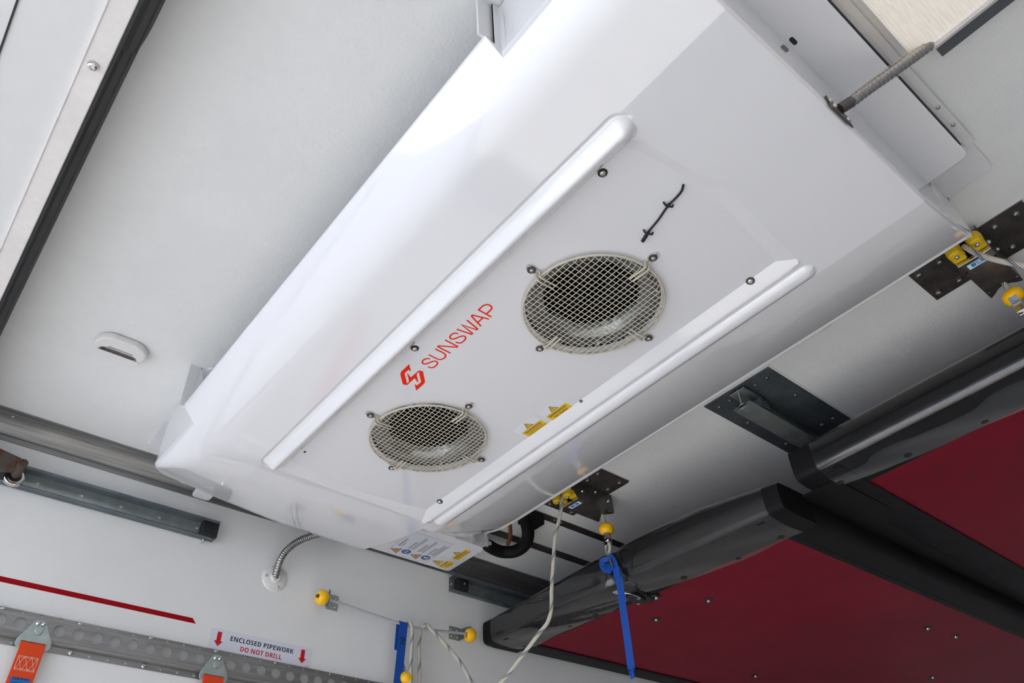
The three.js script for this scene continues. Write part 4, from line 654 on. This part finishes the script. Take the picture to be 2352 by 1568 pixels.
// ---------------------------------------------------------------- the two red partitions folded up under the ceiling
function partition(o) {
  const t = thing('bulkhead_partition', o.label, 'partition', o.origin, 'red partitions folded up under the ceiling');
  const { xf, y0, y1, za, zb, x1 } = o, h = y1 - y0, xe = o.edge, bulge = o.bulge;
  part(t, 'panel', ext(rrect(xf + 0.06, o.ra, x1, o.rb, 0.004), h - 0.004, V(0, y0 + 0.001, 0), X, Z, Y, 0.002), M.red, 'dark red panel');
  // black seals along both sides
  const sealProf = (z0, z1) => { const c = (y0 + y1) / 2, p = []; for (let i = 0; i <= 8; i++) { const a = -Math.PI / 2 + i / 8 * Math.PI; p.push([(z1 > z0 ? 1 : -1) * 0.018 * Math.cos(a) + z1 - (z1 > z0 ? 0.018 : -0.018), c + (h / 2) * Math.sin(a)]); } return [[z0, y0 - 0.003], ...p, [z0, y1]]; };
  part(t, 'side_seal', profX(sealProf(o.rb - 0.004, zb), xf + 0.03, x1, 0.9), M.foam); part(t, 'side_seal', profX(sealProf(o.ra + 0.004, za), xf + 0.03, x1, 0.9), M.foam);
  part(t, 'edge_binding', [box(xf + 0.02, x1, y0 - 0.0035, y0 + 0.001, o.rb - 0.008, o.rb + 0.012, 0.001), box(xf + 0.02, x1, y0 - 0.0035, y0 + 0.001, o.ra - 0.012, o.ra + 0.008, 0.001)], M.foam);
  // foam bumper along the front edge
  const n = 60, prof = [], pr = 0.5 * h;
  for (let i = 0; i <= 22; i++) { const t2 = i / 22; let x, y; if (t2 < 0.25) { x = lerp(xf + 0.14, xf + 0.034, t2 / 0.25); y = y0 - 0.0025; } else if (t2 < 0.75) { const a = -Math.PI / 2 - (t2 - 0.25) / 0.5 * Math.PI; const q = Math.abs(Math.sin(a)) ; x = xf + 0.034 + 0.034 * Math.sign(Math.cos(a)) * Math.pow(Math.abs(Math.cos(a)), 0.45); y = (y0 + y1) / 2 + (h / 2) * Math.sign(Math.sin(a)) * Math.pow(q, 0.45); } else { x = lerp(xf + 0.034, xf + 0.12, (t2 - 0.75) / 0.25); y = y1; } prof.push([x, y]); }
  const sheet = (z0, z1, off, wavy) => {
    const pos = [], uv = [], idx = [], m = prof.length;
    for (let j = 0; j <= n; j++) { const z = lerp(z0, z1, j / n), b = bulge(z); prof.forEach(([x, y], i) => {
      const up = clamp((y - y0) / h); let X2 = x, Y2 = y + b * up;
      const dx = i < 6 ? 0 : i > 16 ? 0 : -1, cx = x - (xf + 0.034); const nl = Math.hypot(cx, y - (y0 + y1) / 2) || 1;
      if (o.pinch) { const k = Math.exp(-(((z - o.pinch) / 0.03) ** 2)); X2 += 0.013 * k * (i > 5 && i < 17 ? 1 : 0); Y2 += 0.008 * k * (i > 4 && i < 12 ? 1 : 0); }
      if (off) { X2 += off * (i < 5 ? 0 : i > 17 ? 0 : cx / nl); Y2 += off * (i < 5 ? -1 : i > 17 ? 1 : (y - (y0 + y1) / 2) / nl); }
      if (wavy) { if (i === 0) X2 = xe(z) + 0.002 * Math.sin(z * 37); else if (i < 6) X2 = lerp(xe(z), xf + 0.034, i / 5.5); Y2 += (i < 6 ? -1 : 0.35) * 0.0035 * (0.5 + 0.5 * Math.sin(z * 23 + i * 0.7 + o.ph)) * Math.sin(clamp(i / 6) * Math.PI * 0.8 + 0.3); }
      pos.push(X2, Y2, z); uv.push(i * 0.012, z);
    }); }
    for (let j = 0; j < n; j++) for (let i = 0; i + 1 < m; i++) { const a = j * m + i; idx.push(a, a + m, a + 1, a + 1, a + m, a + m + 1); }
    const g = new THREE.BufferGeometry(); g.setAttribute('position', new THREE.Float32BufferAttribute(pos, 3)); g.setAttribute('uv', new THREE.Float32BufferAttribute(uv, 2)); g.setIndex(idx); g.computeVertexNormals(); return g;
  };
  const endCap = (z) => { const g = new THREE.ShapeGeometry(poly(prof.map(([x, y]) => [x, y + bulge(z) * clamp((y - y0) / h)]))); g.translate(0, 0, z); return muv(g); };
  part(t, 'front_bumper', [sheet(za, zb, 0, false), endCap(za), endCap(zb)], M.foam, 'black foam bumper');
  part(t, 'clear_cover', sheet(o.va, o.vb, 0.0028, true), M.vinyl, 'scratched clear plastic cover');
  for (const z of o.studs) { const x = xe(z) - 0.022; part(t, 'cover_stud', aim(toCreasedNormals(lathe([[0.0001, 0.0032], [0.006, 0.003], [0.0095, 0.0012], [0.0105, 0]], 24), 0.8), V(x, y0 - 0.0055, z), NY), M.rubber); }
  for (const [x, z] of o.bolts) { const w = part(t, 'bolt_washer', aim(WASHL, V(x, y0 + 0.001, z), NY), M.rubber); part(w, 'bolt', aim(HEAD, V(x, y0 - 0.0008, z), NY), M.stainless); }
  return t;
}
{
  const t = partition({ label: 'dark red partition folded up near the side wall, with clear bumper and black buckle', origin: [1.656, 2.335, -1.842], xf: 1.517, y0: 2.335, y1: 2.41, za: -1.93, zb: -0.8, ra: -1.842, rb: -0.881, x1: 4.1, va: -1.888, vb: -0.842, ph: 0, pinch: -1.345,
    edge: (z) => table([[-1.93, 1.61], [-1.842, 1.656], [-1.677, 1.643], [-1.494, 1.6487], [-1.34, 1.612], [-1.2257, 1.6505], [-1.0435, 1.672], [-0.88, 1.66]], z), bulge: (z) => table([[-1.93, 0], [-1.71, 0.005], [-1.37, 0.027], [-1.2, 0.027], [-1.03, 0.022], [-0.82, -0.004], [-0.8, -0.006]], z),
    studs: [-1.8557, -1.6401, -1.5309, -1.1982, -1.031, -0.8919], bolts: [[1.8334, -1.2773], [1.8194, -1.4673], [2.6369, -1.0277], [2.8018, -1.0151], [2.578, -1.6638], [3.2, -1.3]] });
  // over-centre buckle on the underside
  part(t, 'gap_flap', box(1.62, 4.1, 2.392, 2.397, -0.9, -0.70, 0.001), M.foam);
  const y = 2.3335, b = part(t, 'buckle', [ext(rrect(-0.052, -0.021, 0.05, 0.021, 0.006), 0.009, V(1.627, y - 0.009, -1.356), V(0.97, 0, -0.24), V(0.24, 0, 0.97), Y, 0.002), ext(rrect(-0.03, -0.017, 0.03, 0.017, 0.004), 0.01, V(1.61, y - 0.019, -1.356), V(0.97, 0, -0.24), V(0.24, 0, 0.97), Y, 0.003), ext(rrect(-0.017, -0.015, 0.017, 0.015, 0.0148), 0.005, V(1.671, y - 0.005, -1.338), X, Z, Y, 0.002), ext(rrect(-0.017, -0.015, 0.017, 0.015, 0.0148), 0.005, V(1.655, y - 0.005, -1.389), X, Z, Y, 0.002)], M.rubber, 'black buckle');
  part(b, 'wire_bail', tube([[1.545, y - 0.012, -1.366], [1.555, y - 0.018, -1.337], [1.575, y - 0.02, -1.332], [1.606, y - 0.02, -1.338], [1.608, y - 0.018, -1.35]], 0.002, 50, 8), M.chrome);
  for (const [x, z] of [[1.673, -1.336], [1.658, -1.391]]) part(b, 'bolt', aim(HEAD, V(x, y - 0.006, z), NY), M.chrome);
  part(t, 'bail_ring', [tube([[1.5065, 2.315, -1.322], [1.517, 2.3, -1.329], [1.535, 2.31, -1.343], [1.548, 2.32, -1.352]], 0.0021, 30, 8), box(1.52, 1.55, 2.316, 2.32, -1.36, -1.335, 0.001)], M.chrome);
  t.rotation.set(0.0265, 0, 0.0187, 'ZXY');
  partition({ label: 'dark red partition folded up at the right edge, with clear bumper', origin: [1.65, 2.368, -0.6], xf: 1.55, y0: 2.368, y1: 2.452, za: -0.765, zb: 0.36, ra: -0.667, rb: 0.29, x1: 4.1, va: -0.705, vb: 0.33, ph: 2, pinch: 0,
    edge: (z) => table([[-0.72, 1.648], [-0.667, 1.656], [-0.53, 1.678], [-0.29, 1.692], [0.36, 1.69]], z), bulge: (z) => 0, studs: [-0.699, -0.5395, -0.3685, -0.2, 0.0], bolts: [[2.4, -0.35], [2.9, -0.4], [2.2, -0.1]] });
}

renderer.render(scene, camera);
